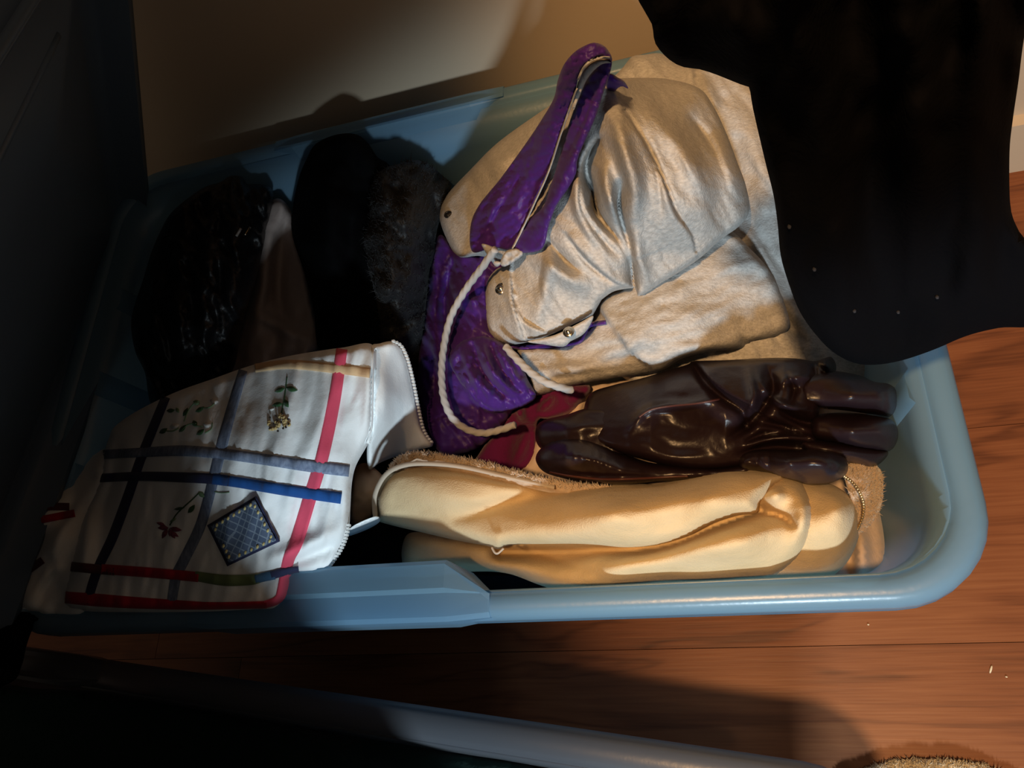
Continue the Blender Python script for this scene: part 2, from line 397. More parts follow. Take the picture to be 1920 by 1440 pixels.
# ------------------------------------------------------------------ the room
YW = 0.568
def quadbox(name, x0, x1, y0, y1, z0, z1, m, parent=None, kind=None):
    v, f = boxm(((x0+x1)/2, (y0+y1)/2, (z0+z1)/2), x1-x0, y1-y0, z1-z0); return mk(name, v, f, m, parent, smooth=False, kind=kind)
floor = quadbox('floor', -2.4, 2.4, -2.0, YW, -.03, -.004, mat('floor_underlay', (.02, .012, .008), .9), kind='structure'); floor['label'] = 'reddish brown laminate floor under the blue bin'
me0 = None
yy = -2.028; row = 0
while yy < YW-.01:                                     # laminate planks run along the wall
    w = min(.192, YW-yy)
    cuts = [-2.4]+[c+.12*(row*2 % 3) for c in (-2.05, -.82, .43, 1.68)]+[2.4]
    for a, b in zip(cuts[:-1], cuts[1:]):
        if b-a < .05: continue
        v, f = boxm(((a+b)/2, yy+w/2, -.003), b-a-.0006, w-.0006, .006)
        mk('plank', v, f, M_wood, floor, smooth=False)
    yy += .192; row += 1
wall = quadbox('wall_back', -2.4, 2.4, YW, YW+.1, -.03, 2.5, M_wall, kind='structure'); wall['label'] = 'plain tan painted wall behind the blue bin'
bb = quadbox('baseboard_back', -2.4, 2.4, YW-.013, YW, 0, .075, M_base, kind='structure'); bb['label'] = 'pale baseboard along the foot of the tan wall'

# ------------------------------------------------------------------ storage bins
def rrect(x0, x1, y0, y1, r, n=8):
    P = []
    for cx, cy, a0 in ((x1-r, y1-r, 0), (x0+r, y1-r, 90), (x0+r, y0+r, 180), (x1-r, y0+r, 270)):
        for k in range(n+1):
            a = math.radians(a0+90*k/n); P.append((cx+r*math.cos(a), cy+r*math.sin(a)))
    return np.array(P)
def loft(rings, close_last=True, close_first=False):
    n = len(rings[0]); V = np.vstack(rings); F = []
    for i in range(len(rings)-1):
        for k in range(n): F.append([i*n+k, i*n+(k+1) % n, (i+1)*n+(k+1) % n, (i+1)*n+k])
    if close_last: F.append([(len(rings)-1)*n+k for k in range(n)])
    if close_first: F.append(list(range(n))[::-1])
    return V, F
def ring(x0, x1, y0, y1, r, z, inset):
    p = rrect(x0+inset, x1-inset, y0+inset, y1-inset, max(r-inset*.6, .01)); return np.column_stack([p, np.full(len(p), z)])
def make_bin(name, X0, X1, Y0, Y1, H, rz, pivot, label, m, hx, taper=.052, rimw=.016):
    """tapered tub with a rolled rim and a hand-hold ledge in the middle of each long side"""
    root = empty(name, (pivot[0], pivot[1], 0), label, 'storage bin')
    c, s = math.cos(rz), math.sin(rz)
    def rot(v):
        v = np.array(v, float); q = v.copy(); dx = v[:, 0]-pivot[0]; dy = v[:, 1]-pivot[1]
        q[:, 0] = pivot[0]+c*dx-s*dy; q[:, 1] = pivot[1]+s*dx+c*dy; return q
    R = .055; g = lambda z, i: ring(X0, X1, Y0, Y1, R, z, i)
    tz = lambda z: rimw+taper*(1-z/H)
    zs = [H-.004, H-.04, H*.66, H*.33, .02, .004]
    rings = [g(z, tz(z)+.002) for z in zs]+[g(.004, tz(.004)+.02)]+[g(.0, tz(0)+.018), g(.0, tz(0)+.002)]+[g(z, tz(z)-.0005) for z in (.02, H*.33, H*.66, H-.04, H-.006)]
    body = rings[:7]; outer = rings[7:]
    v1, f1 = loft(body); v2, f2 = loft(outer[::-1])
    fix_normals(mk('body', rot(np.vstack([v1, v2])), f1+[[i+len(v1) for i in q] for q in f2]+[[k, (k+1) % 36, len(v1)+(k+1) % 36, len(v1)+k] for k in range(36)], m, root))
    # rolled rim: inner lip up, rounded top, outer skirt down
    prof = [(rimw+.003, H-.008), (rimw, H-.002), (rimw-.003, H), (.006, H+.001), (.002, H-.002), (0, H-.007), (0, H-.019), (.0025, H-.020), (.0025, H-.008), (.006, H-.0035), (rimw-.002, H-.004)]
    rr = [g(z, i) for i, z in prof]; v, f = loft(rr+[rr[0]], False); fix_normals(mk('rim', rot(v), f, m, root))
    # hand-hold ledges on both long sides
    for side in (-1, 1):
        ye = Y0 if side < 0 else Y1; sg = 1 if side < 0 else -1
        V = []; F = []
        sec = [(hx[0]-.022, 0), (hx[0], 1), (hx[1], 1), (hx[1]+.030, 0)]
        for x, k in sec:
            yin = ye+sg*(rimw-.002+k*(.024 if side < 0 else .006)); you = ye+sg*(-.002*k+.001)
            zt = H+.0015+k*(.0055 if side < 0 else .004)
            mid = ye+sg*(.0145+.004*k)
            V += [(x, you, H-.026*k-.012*(1-k)), (x, you, zt-.003-.004*k), (x, you+sg*.003, zt-.005*k), (x, mid-sg*.0015, zt-.0045*k), (x, mid+sg*.001, zt), (x, yin-sg*.003, zt), (x, yin, zt-.003), (x, yin+sg*.001, H-.016-.03*k)]
        n = 8
        for i in range(3):
            for j in range(n-1): F.append([i*n+j, (i+1)*n+j, (i+1)*n+j+1, i*n+j+1])
        fix_normals(mk('handle_ledge', rot(V), F, m, root, smooth=False))
    # moulded ribs inside the two short ends
    for xe, sg in ((X0, 1), (X1, -1)):
        for k in range(3):
            y = Y0+(Y1-Y0)*(.3+.2*k); V = []; F = []
            for z in (H-.02, H*.6, .02):
                xi = xe+sg*(tz(z)+.002)
                V += [(xi, y-.012, z), (xi+sg*.003, y-.008, z), (xi+sg*.003, y+.008, z), (xi, y+.012, z)]
            for i in range(2):
                for j in range(3): F.append([i*4+j, i*4+j+1, (i+1)*4+j+1, (i+1)*4+j])
            fix_normals(mk('rib', rot(V), F, m, root))
    return root, rot
H = .30
tub, _ = make_bin('storage_bin', -.60, .118, .072, .528, H, 0, (-.245, .30), 'blue frosted plastic bin full of clothes on the floor against the wall', M_bin, (-.385, -.205))

# lid propped open over the left end of the bin
lid = empty('bin_lid', (-.61, .3, .27), 'dark blue bin lid tilted up at the left end of the blue bin', 'lid')
def lidpt(s, t, n): # s along the bin's end, t up the lid, n out of its inner face
    u = np.array([.135, .04, .186])/.2333; a = np.array([-.032, -.999, 0.]); a -= (a@u)*u; a /= np.linalg.norm(a); nn = np.cross(a, u); nn = nn if nn[0] > 0 else -nn
    return np.array([-.616, .490, .262])+a*s+u*t+nn*n
def lid_ring(off, n, r=.03):
    return np.array([lidpt(p[0], p[1], n) for p in rrect(off, .62-off, off, .37-off, max(r-off*.5, .008), 5)])
rr = [lid_ring(0, .026), lid_ring(0, .0), lid_ring(.014, -.004), lid_ring(.05, -.004), lid_ring(.056, .004), lid_ring(.15, .004)]
v, f = loft(rr); r2 = [lid_ring(.0025, .026), lid_ring(.003, .003), lid_ring(.014, -.001), lid_ring(.05, -.001), lid_ring(.056, .007), lid_ring(.15, .007)]
v2, f2 = loft(r2)
fix_normals(mk('panel', np.vstack([v, v2]), f+[[i+len(v) for i in q[::-1]] for q in f2]+[[k, (k+1) % len(rr[0]), len(v)+(k+1) % len(rr[0]), len(v)+k] for k in range(len(rr[0]))], M_lid, lid))
flp = loft([lid_ring(0, .026), lid_ring(-.006, .027), lid_ring(-.006, .022), lid_ring(0, .021)], False); fix_normals(mk('flange', flp[0], flp[1], M_lid, lid))
v, f = tube3([lidpt(.10+.25*k, .30-.02*k, .006) for k in np.linspace(0, 1, 12)], .0035, 8); mk('moulded_ridge', v, f, M_lid, lid)

# ------------------------------------------------------------------ clothes: lower layers first
# black woollen layer covering the bottom of the heap
fil = Relief([(330, 560), (520, 420), (900, 330), (1300, 300), (1480, 330), (1580, 760), (1600, 1060), (1200, 1080), (700, 1078), (250, 1090), (230, 900)],
             tps([(330, 560, .16), (900, 400, .18), (1450, 380, .16), (1590, 1000, .16), (900, 1040, .19), (700, 1030, .20), (300, 1050, .2), (850, 850, .19), (1200, 800, .17)]),
             [wrinkle(.012, 120, 80, 20, 3)], (30, .02), 16, .02)
tag(fil.build('black_garment', M_black), 'black garment at the bottom of the heap, showing beside the white jacket', 'garment')

# pale cotton layer under the gloves, at the right end of the bin
tan = Relief([(930, 905), (985, 840), (1040, 755), (1090, 715), (1300, 700), (1500, 690), (1630, 690), (1636, 760), (1642, 900), (1652, 1085), (1500, 1092), (1200, 1060), (1000, 980)],
             tps([(960, 890, .215), (1060, 740, .225), (1300, 710, .235), (1620, 700, .19), (1640, 900, .185), (1645, 1070, .20), (1500, 1050, .22), (1200, 950, .235)]),
             [ridge([(1040, 760), (1015, 840), (990, 900)], .012, 14), ridge([(1100, 735), (1070, 790), (1050, 830)], .014, 10), wrinkle(.012, 200, 40, 80, 11),
              ridge([(1610, 980), (1620, 1080)], .02, 12), crease([(1588, 980), (1595, 1080)], .02, 8)], (16, .02), 9, .004)
tag(tan.build('cotton_garment', M_tan), 'pale tan cotton garment lying under the leather gloves at the right end', 'garment')

mag = Relief([(890, 880), (905, 840), (940, 800), (955, 775), (990, 755), (1050, 722), (1105, 722), (1100, 745), (1075, 772), (1030, 785), (1008, 790), (1003, 850), (985, 880), (945, 898)],
             tps([(890, 880, .225), (960, 780, .245), (1080, 735, .248), (1000, 860, .232), (940, 850, .236)]),
             [ridge([(965, 775), (985, 770)], .014, 14), ridge([(1060, 755), (1095, 735)], .010, 14), crease([(1000, 790), (960, 880)], .02, 18), crease([(1040, 740), (1010, 775)], .015, 8)], (10, .010), 6, .004)
tag(mag.build('magenta_garment', M_mag), 'deep magenta garment tucked between the purple satin and the gloves', 'garment')

# taupe satin between the two black pieces at the left
tau = Relief([(492, 400), (520, 372), (545, 395), (556, 450), (572, 500), (586, 570), (598, 655), (520, 690), (425, 720), (440, 640), (462, 560), (480, 480)],
             tps([(520, 380, .272), (500, 500, .258), (560, 500, .250), (590, 640, .245), (440, 700, .240), (500, 620, .250)]),
             [ridge([(505, 430), (490, 560), (470, 680)], .012, 16), crease([(530, 420), (525, 560), (560, 640)], .014, 14), ridge([(483, 590), (520, 610), (575, 640)], .008, 12), wrinkle(.01, 40, 120, 10, 21)], (12, .012), 6, .003)
tag(tau.build('satin_cloth', M_taupe), 'dull taupe satin cloth squeezed between two black garments', 'cloth')

# crinkled black leather at the far left
bl = Relief([(352, 372), (385, 350), (412, 342), (432, 330), (455, 332), (462, 345), (485, 345), (508, 352), (512, 375), (502, 420), (492, 470), (478, 530), (462, 585), (450, 630), (438, 690), (400, 740), (330, 760), (285, 760), (272, 700), (254, 660), (246, 615), (250, 580), (268, 525), (285, 470), (305, 425), (322, 398)],
            tps([(440, 335, .322), (350, 375, .308), (500, 360, .298), (500, 420, .288), (268, 525, .290), (246, 615, .288), (280, 740, .265), (420, 720, .265), (380, 520, .318), (350, 640, .308), (430, 420, .318)]),
            [ridge([(300, 470), (290, 560), (300, 650)], .014, 20), ridge([(345, 430), (330, 560), (345, 690)], .016, 18), ridge([(395, 390), (385, 540), (390, 700)], .014, 20), ridge([(450, 370), (440, 500), (425, 650)], .014, 18),
             crinkle(.020, 60, 26, 70, 31)], (16, .016), 6, .004)
blk = empty('leather_garment', (-.5, .38, .2), 'crinkled shiny black leather garment at the far left of the bin', 'garment')
bl.build('shell', M_blackl, blk)
for k in range(2):
    v, f = ribbon_px([(443+k*17, 443-k*2), (452+k*17, 428-k*3)], 5, bl.z, .003, .001, 4, 2); mk('zip_pull', v, f, M_metal if k else M_cord, blk)

# black plush hat with fur in the middle
pl = Relief([(548, 440), (549, 390), (560, 335), (575, 298), (592, 270), (628, 253), (664, 251), (688, 266), (708, 295), (730, 310), (735, 350), (725, 420), (720, 500), (718, 600), (715, 660), (640, 665), (598, 655), (588, 580), (570, 510)],
            tps([(630, 255, .338), (690, 266, .325), (575, 300, .320), (555, 400, .285), (600, 400, .322), (660, 420, .322), (720, 330, .298), (590, 620, .262), (700, 640, .268), (640, 560, .295)]),
            [ridge([(620, 300), (610, 420), (620, 600)], .012, 30), crease([(665, 300), (660, 450), (670, 620)], .012, 20), wrinkle(.010, 90, 60, 40, 41)], (18, .02), 7, .004)
hat = empty('plush_garment', (-.33, .38, .2), 'matt black plush garment trimmed with dark fur, left of the purple strap', 'garment')
pl.build('plush_body', M_black, hat)
fu = Relief([(700, 335), (722, 315), (745, 308), (772, 300), (800, 305), (828, 328), (846, 345), (842, 370), (830, 400), (822, 430), (826, 460), (812, 500), (800, 560), (794, 640), (788, 720), (770, 730), (745, 655), (712, 650), (705, 560), (690, 500), (680, 440), (690, 390)],
            tps([(770, 305, .302), (840, 350, .258), (700, 350, .315), (760, 400, .315), (760, 520, .298), (690, 450, .315), (800, 500, .255), (760, 650, .250), (710, 640, .275)]),
            [ridge([(720, 350), (725, 450), (745, 560), (745, 640)], .016, 22), ridge([(775, 330), (770, 450), (775, 560)], .014, 20), wrinkle(.016, 30, 34, 0, 47)], (14, .014), 6, .004)
trim = fu.build('fur_trim', M_fur, hat)
n = 5200; X = rng.uniform(682, 846, n); Y = rng.uniform(300, 725, n); m = inside(X, Y, fu.out); X, Y = X[m], Y[m]; Z = fu.z(X, Y)-.001
v, f = tufts(X, Y, Z, [(.2, -.3, .9)]*len(X), .007, .0004, .45); mk('fur_pile', v, f, M_fur, trim, kind='stuff')

# ------------------------------------------------------------------ grey sweatshirt with purple satin trim
sw = empty('sweatshirt', (-.10, .33, .22), 'grey heather sweatshirt with purple satin trim heaped in the middle of the bin', 'sweatshirt')
back = Relief([(1040, 280), (1100, 190), (1160, 135), (1185, 106), (1205, 103), (1238, 100), (1262, 112), (1288, 122), (1330, 118), (1420, 120), (1480, 300), (1540, 470), (1632, 650), (1630, 720), (1500, 770), (1250, 745), (1120, 640)],
              tps([(1190, 110, .325), (1250, 105, .315), (1420, 140, .29), (1320, 180, .305), (1400, 300, .285), (1480, 420, .275), (1440, 480, .275), (1560, 640, .225), (1620, 690, .20), (1400, 660, .25), (1250, 720, .24), (1120, 500, .26), (1450, 250, .29)]),
              [ridge([(1290, 125), (1320, 165), (1345, 200)], .010, 14), crease([(1303, 128), (1312, 168)], .012, 5), ridge([(1380, 170), (1420, 300), (1460, 430)], .008, 26), crease([(1400, 400), (1480, 520), (1560, 640)], .006, 12),
               crease([(1350, 470), (1430, 540), (1478, 610), (1530, 650)], .010, 9), wrinkle(.010, 160, 40, 60, 51), wrinkle(.003, 30, 12, 55, 52)], (16, .012), 7, .004)
back.build('back_panel', M_jersey, sw)
low = Relief([(968, 655), (1000, 650), (1060, 640), (1110, 610), (1122, 580), (1150, 545), (1250, 500), (1350, 430), (1410, 470), (1450, 520), (1478, 590), (1478, 618), (1450, 632), (1408, 640), (1398, 652), (1330, 660), (1280, 672), (1236, 697), (1160, 708), (1090, 720), (1000, 742), (988, 712)],
             tps([(975, 660, .262), (1000, 740, .250), (1120, 690, .272), (1236, 695, .262), (1400, 650, .258), (1478, 600, .258), (1420, 500, .285), (1300, 520, .300), (1150, 590, .292), (1300, 600, .30), (1200, 640, .298), (1050, 690, .275)]),
             [step([(1118, 572), (1150, 620), (1185, 665), (1236, 702)], .020, 5, 160, False), ridge([(1210, 690), (1290, 655), (1370, 640), (1440, 628)], .008, 14), crease([(1390, 630), (1400, 655)], .012, 6),
              ridge([(1010, 700), (1100, 690), (1180, 680)], .006, 16), crease([(1000, 715), (1080, 705), (1180, 690)], .003, 5), step([(1040, 715), (1020, 690), (1000, 665)], .005, 5, 60), wrinkle(.006, 120, 40, -15, 55), wrinkle(.0025, 34, 12, -15, 56)], (14, .012), 6, .004)
low.build('lower_fold', M_jersey, sw)
hood = Relief([(824, 402), (838, 366), (884, 316), (935, 266), (1010, 212), (1056, 182), (1100, 155), (1140, 148), (1190, 146), (1250, 148), (1310, 165), (1338, 200), (1362, 250), (1384, 308), (1399, 350), (1405, 395), (1386, 424), (1350, 450), (1320, 478), (1290, 500), (1250, 525), (1204, 556), (1190, 558), (1182, 543), (1152, 546), (1128, 562), (1112, 590), (1062, 614), (1010, 636), (960, 646), (930, 638), (914, 615), (910, 575), (913, 530), (930, 505), (950, 495), (900, 480), (860, 482), (836, 445)],
              tps([(824, 402, .275), (880, 330, .29), (935, 270, .315), (1050, 190, .385), (1140, 155, .425), (1200, 150, .375), (1250, 150, .345), (1310, 168, .335), (1350, 240, .335), (1400, 350, .315), (1400, 400, .315), (1300, 480, .325), (1190, 550, .325), (1120, 580, .312), (1000, 635, .297), (915, 600, .29), (915, 530, .293),
                   (860, 470, .285), (950, 470, .318), (960, 360, .338), (1040, 500, .345), (1080, 400, .378), (1150, 300, .415), (1160, 440, .375), (1260, 400, .385), (1280, 260, .382), (1220, 210, .40), (1340, 330, .362), (1040, 300, .37), (1010, 580, .318)]),
              [step([(1172, 205), (1215, 270), (1250, 345), (1272, 400), (1300, 440), (1306, 470)][::-1], .0210, 6, 60),           # long seam-like fold
               ridge([(1150, 200), (1170, 280), (1190, 360), (1180, 430)], .0245, 18), crease([(1125, 260), (1100, 310), (1112, 360), (1120, 400), (1160, 450)], .0350, 8),
               ridge([(1105, 270), (1085, 330), (1092, 390), (1125, 440)], .0210, 12), ridge([(1135, 300), (1138, 360), (1160, 420)], .0210, 11), crease([(1165, 335), (1160, 390), (1178, 450), (1186, 500)], .0280, 8),
               ridge([(1185, 420), (1195, 480), (1215, 540)], .0140, 14), crease([(1182, 480), (1186, 520), (1192, 556)], .0315, 6), step([(1060, 440), (1100, 490), (1150, 530), (1190, 545)], .0140, 6, 40),
               ridge([(1010, 480), (1060, 520), (1110, 540)], .0140, 16), crease([(1020, 440), (1060, 490), (1090, 510)], .0140, 8), ridge([(1040, 470), (1020, 540), (1010, 610)], .0105, 14), step([(985, 630), (965, 570), (960, 510)], .0140, 6, 40),
               step([(1030, 622), (985, 600), (968, 560)], .0105, 6, 30), ridge([(1330, 250), (1370, 330), (1390, 380)], .0175, 20), crease([(1290, 210), (1340, 280), (1365, 350)], .0140, 10), ridge([(1220, 200), (1290, 300), (1330, 400)], .0140, 22),
               ridge([(880, 340), (950, 300), (1020, 240)], .0105, 16), crease([(1170, 205), (1213, 272), (1248, 345), (1268, 402), (1298, 442), (1304, 468)], .010, 4), crease([(1122, 262), (1098, 312), (1110, 362), (1122, 405), (1160, 450), (1184, 500)], .014, 4),
               crease([(1168, 338), (1160, 392), (1176, 450)], .010, 4), crease([(1086, 330), (1092, 392), (1130, 448), (1160, 480)], .010, 4), ridge([(1075, 340), (1082, 400), (1115, 455)], .008, 7), crease([(1062, 445), (1100, 492), (1150, 532)], .009, 4), crease([(1200, 250), (1232, 330), (1240, 400)], .006, 5),
               ridge([(1150, 330), (1148, 380), (1168, 430)], .008, 7), crease([(1020, 470), (1010, 540), (1030, 600)], .005, 5), wrinkle(.007, 110, 40, 62, 61), wrinkle(.0015, 36, 12, 60, 62)], (12, .016), 3.6, .005, sharp=(25, 26))
hood.build('hood', M_jersey, sw)
# purple satin lining below the hood
pur = Relief([(826, 440), (868, 474), (960, 470), (955, 500), (930, 520), (930, 600), (955, 650), (972, 665), (988, 712), (1004, 744), (962, 772), (940, 800), (892, 842), (832, 852), (806, 818), (790, 768), (784, 690), (794, 600), (800, 540), (812, 478)],
             tps([(826, 440, .262), (955, 480, .285), (930, 560, .275), (960, 650, .272), (1000, 742, .258), (940, 800, .245), (830, 850, .235), (786, 700, .235), (800, 560, .24), (860, 560, .272), (860, 700, .272), (920, 720, .276)]),
             [step([(1000, 745), (940, 775), (900, 765), (870, 730), (850, 690), (845, 660)][::-1], .014, 6, 60, False), ridge([(870, 640), (890, 720), (960, 750)], .010, 14), ridge([(900, 630), (920, 690), (975, 725)], .008, 12), crease([(868, 640), (880, 700), (930, 760)], .010, 5),
              crease([(850, 480), (835, 560), (840, 640)], .022, 9), crease([(800, 620), (815, 700), (812, 780)], .014, 8), ridge([(815, 520), (812, 620), (815, 720)], .010, 14), ridge([(880, 500), (885, 560), (900, 620)], .010, 16), step([(800, 800), (850, 780), (890, 810)], .008, 6, 40),
              crinkle(.014, 60, 20, 65, 66), crinkle(.006, 22, 12, 40, 67)], (12, .012), 5, .003)
pur.build('satin_lining', M_purple, sw)
lowcuff = Relief([(840, 668), (862, 640), (905, 628), (948, 645), (972, 668), (990, 712), (1005, 745), (965, 768), (925, 772), (885, 745), (858, 710)],
                 tps([(845, 670, .284), (905, 632, .292), (970, 670, .290), (1004, 744, .268), (930, 770, .276), (920, 700, .306), (870, 710, .290)]),
                 [ridge([(872, 655), (890, 712), (945, 758)], .010, 8), ridge([(900, 640), (922, 695), (968, 742)], .010, 8), ridge([(930, 645), (955, 690), (985, 730)], .008, 7), crease([(888, 648), (908, 704), (956, 752)], .014, 5), crease([(916, 642), (940, 692), (976, 736)], .012, 5), crinkle(.009, 26, 12, 70, 69)], (9, .016), 4, .003)
lowcuff.build('satin_cuff', M_purple, sw)
# purple drawstring casing: a strap doubled over at the crown
stA = Relief([(886, 472), (882, 425), (898, 385), (938, 335), (985, 270), (1015, 225), (1038, 185), (1046, 150), (1058, 120), (1078, 97), (1100, 84), (1116, 80), (1134, 87), (1146, 104), (1147, 116), (1140, 110), (1126, 107), (1110, 112), (1096, 124), (1086, 142), (1080, 165), (1073, 187), (1050, 253), (1027, 323), (1000, 383), (983, 420), (960, 466), (925, 464)],
             tps([(886, 470, .312), (890, 420, .318), (950, 340, .352), (955, 466, .332), (1000, 390, .362), (1010, 240, .405), (1050, 270, .415), (1045, 150, .462), (1080, 165, .462), (1112, 85, .492), (1146, 108, .482), (1110, 110, .49), (960, 400, .352)]),
             [ridge([(915, 450), (960, 380), (1010, 290), (1055, 180), (1090, 110)], .006, 18), ridge([(900, 440), (930, 380), (965, 330)], .005, 10), crease([(900, 450), (945, 375), (1000, 300)], .004, 5), step([(886, 470), (920, 420), (950, 370)], .004, 4, 20), crinkle(.006, 26, 10, -40, 71)], (5, .004), 4, .0025)
strap = stA.build('drawstring_strap', M_purple, sw)
stB = Relief([(1147, 114), (1143, 140), (1132, 172), (1116, 222), (1092, 275), (1083, 300), (1080, 325), (1066, 352), (1044, 385), (1030, 420), (1014, 468), (964, 468), (988, 418), (1018, 388), (1031, 352), (1044, 312), (1063, 244), (1078, 200), (1092, 165), (1110, 135), (1132, 112)],
             tps([(1147, 114, .478), (1130, 112, .474), (1120, 200, .448), (1085, 200, .44), (1083, 300, .418), (1050, 290, .405), (1030, 400, .380), (1014, 466, .358), (965, 466, .342), (1000, 410, .362)]),
             [ridge([(1135, 130), (1100, 220), (1066, 310), (1020, 410), (990, 460)], .006, 11), crease([(1118, 160), (1090, 235), (1060, 300)], .004, 4), crinkle(.005, 26, 12, 25, 73)], (5, .004), 4, .0025)
stB.build('drawstring_strap', M_purple, sw)
lpv = Relief([(1074, 196), (1082, 160), (1092, 136), (1106, 120), (1124, 112), (1140, 114), (1146, 118), (1130, 120), (1114, 132), (1100, 150), (1088, 178), (1076, 206)], tps([(1076, 200, .452), (1100, 140, .470), (1140, 116, .480), (1090, 160, .462), (1120, 122, .476)]), [], (3, .002), 4, .002)
lpv.build('strap_lining', M_jersey, sw)
tail = Relief([(1132, 142), (1146, 138), (1158, 145), (1170, 152), (1178, 166), (1168, 162), (1160, 164), (1152, 172), (1140, 176), (1136, 160)], tps([(1132, 145, .447), (1176, 162, .43), (1145, 172, .428), (1155, 150, .444)]), [ridge([(1135, 150), (1160, 155), (1172, 160)], .006, 8)], (4, .004), 3, .0025)
tail.build('strap_end', M_purple, sw)
for pts, wd in (([(1082, 165), (1074, 187), (1051, 253), (1028, 323), (1001, 383), (984, 420), (961, 466)], 4), ([(1144, 108), (1126, 108), (1108, 114), (1094, 128), (1084, 150)], 5)):
    v, f = ribbon_px(pts, wd, lambda a, b: np.maximum(stA.z(a, b), stB.z(a, b)), .003, .001, 4, 3); mk('piping', v, f, M_cord, sw)
# cut cord ends of the casing
for o_ in ([(903, 458), (920, 461), (932, 470), (928, 486), (940, 492), (930, 500), (915, 480)], [(950, 470), (975, 467), (980, 478), (962, 492), (945, 500), (938, 492)]):
    Relief(o_, tps([(903, 458, .336), (980, 470, .347), (940, 500, .334), (960, 470, .344)]), [wrinkle(.003, 8, 8, 0, 5)], (4, .004), 3, .004).build('cord_stub', M_cord, sw)
# hanging cord
cz = tps([(925, 470, .342), (880, 530, .305), (838, 610, .285), (828, 690, .282), (836, 760, .280), (870, 805, .268), (965, 797, .262), (950, 650, .305), (1040, 725, .298), (1075, 732, .285)])
for pts in ([(928, 468), (905, 500), (872, 545), (845, 595), (832, 650), (828, 700), (832, 745), (846, 780), (872, 803), (905, 812), (938, 806), (966, 796)], [(948, 650), (968, 672), (995, 698), (1022, 716), (1050, 726), (1072, 732)]):
    c = cat(pts, 2.2); v, f = tube3(W(c[:, 0], c[:, 1], cz(c[:, 0], c[:, 1])+.004), .0027, 12, .8, 3); mk('drawcord', v, f, M_cord, sw)
# purple edge showing under the flap, snaps
v, f = ribbon_px([(945, 652), (990, 650), (1050, 646), (1085, 640), (1095, 625), (1105, 610), (1136, 604)], 9, low.z, .006, .003, 4, 3); mk('purple_edge', v, f, M_purple2, sw)
fl = Relief([(990, 640), (1040, 628), (1085, 606), (1112, 592), (1105, 612), (1092, 628), (1070, 640), (1056, 650), (1020, 646)], tps([(990, 640, .308), (1110, 595, .315), (1060, 648, .302), (1050, 625, .312)]), [], (5, .004), 4, .003)
fl.build('front_flap', M_jersey, sw)
def snap(px, py, z, r):
    c = W(px, py, z); parts = [ball(c, r*1.35, r*1.35, r*.35), ball(c+np.array([0, -.0004, r*.35]), r*.75, r*.75, r*.55)]
    v, f = join(parts); return mk('snap', v, f, M_metal, sw)
snap(940, 541, hood.z(940, 541)[0]+.001, .0038); snap(1066, 622, fl.z(1066, 622)[0]+.003, .0032)
c = W(840, 402, hood.z(840, 402)[0]+.0005); v, f = ball(c, .0022, .0022, .001); w_, g_ = tube3([c+.0030*np.array([math.cos(a), math.sin(a), 0]) for a in np.linspace(0, 2*math.pi, 20)], .0008, 6); v, f = join([(v, f), (w_, g_)]); mk('eyelet', v, f, M_dark, sw)

# ------------------------------------------------------------------ cream suede coat, rolled up
ct = empty('suede_coat', (-.06, .13, .2), 'cream suede coat with fleece lining rolled along the front of the bin', 'coat')
lowr = Relief([(764, 1002), (850, 1008), (930, 1015), (1100, 1000), (1280, 985), (1400, 945), (1440, 905), (1474, 890), (1500, 898), (1518, 925), (1527, 965), (1520, 1005), (1502, 1040), (1468, 1070), (1425, 1087), (1250, 1097), (1150, 1107), (1060, 1110), (1015, 1098), (950, 1075), (880, 1072), (766, 1080)],
              tps([(770, 1010, .235), (770, 1070, .225), (930, 1060, .262), (1060, 1108, .262), (1250, 1095, .268), (1400, 1086, .272), (1530, 1086, .262), (1610, 980, .265), (1560, 912, .285), (1480, 892, .305), (1480, 980, .315), (1300, 1050, .305), (1150, 1060, .292), (1400, 1040, .315), (1000, 1050, .270), (1560, 1000, .295)]),
              [ridge([(1120, 1075), (1230, 1050), (1330, 1030), (1440, 1010)], .018, 30), crease([(1425, 958), (1450, 963), (1474, 972), (1494, 992)], .022, 5), ridge([(1500, 910), (1508, 970), (1480, 1035)], .010, 20), ridge([(1440, 935), (1470, 920)], .010, 14),
               ridge([(1470, 905), (1505, 950), (1500, 1000)], .008, 24), crease([(940, 1035), (1100, 1032), (1240, 1022), (1340, 985), (1425, 955)], .040, 13, False), crease([(940, 1035), (1060, 1055), (1130, 1085)], .008, 12), ridge([(1090, 1090), (1180, 1060), (1260, 1060)], .006, 14), crease([(1000, 1030), (1040, 1045), (1110, 1040)], .010, 8), wrinkle(.004, 130, 50, -8, 81)], (26, .030), 6, .006)
lowr.build('lower_roll', M_suede, ct)
outr = Relief([(1430, 905), (1480, 896), (1530, 902), (1566, 911), (1600, 938), (1613, 980), (1604, 1025), (1578, 1066), (1532, 1088), (1400, 1090), (1430, 1000)],
              tps([(1480, 900, .282), (1566, 912, .285), (1610, 980, .262), (1578, 1064, .250), (1500, 1088, .252), (1420, 1080, .25), (1440, 980, .28), (1550, 1000, .300), (1570, 960, .300)]),
              [ridge([(1560, 915), (1585, 980), (1560, 1050)], .010, 22), crease([(1530, 915), (1570, 925), (1590, 945)], .004, 6), wrinkle(.004, 90, 50, 60, 82)], (24, .026), 6, .005)
outr.build('outer_fold', M_suede, ct)
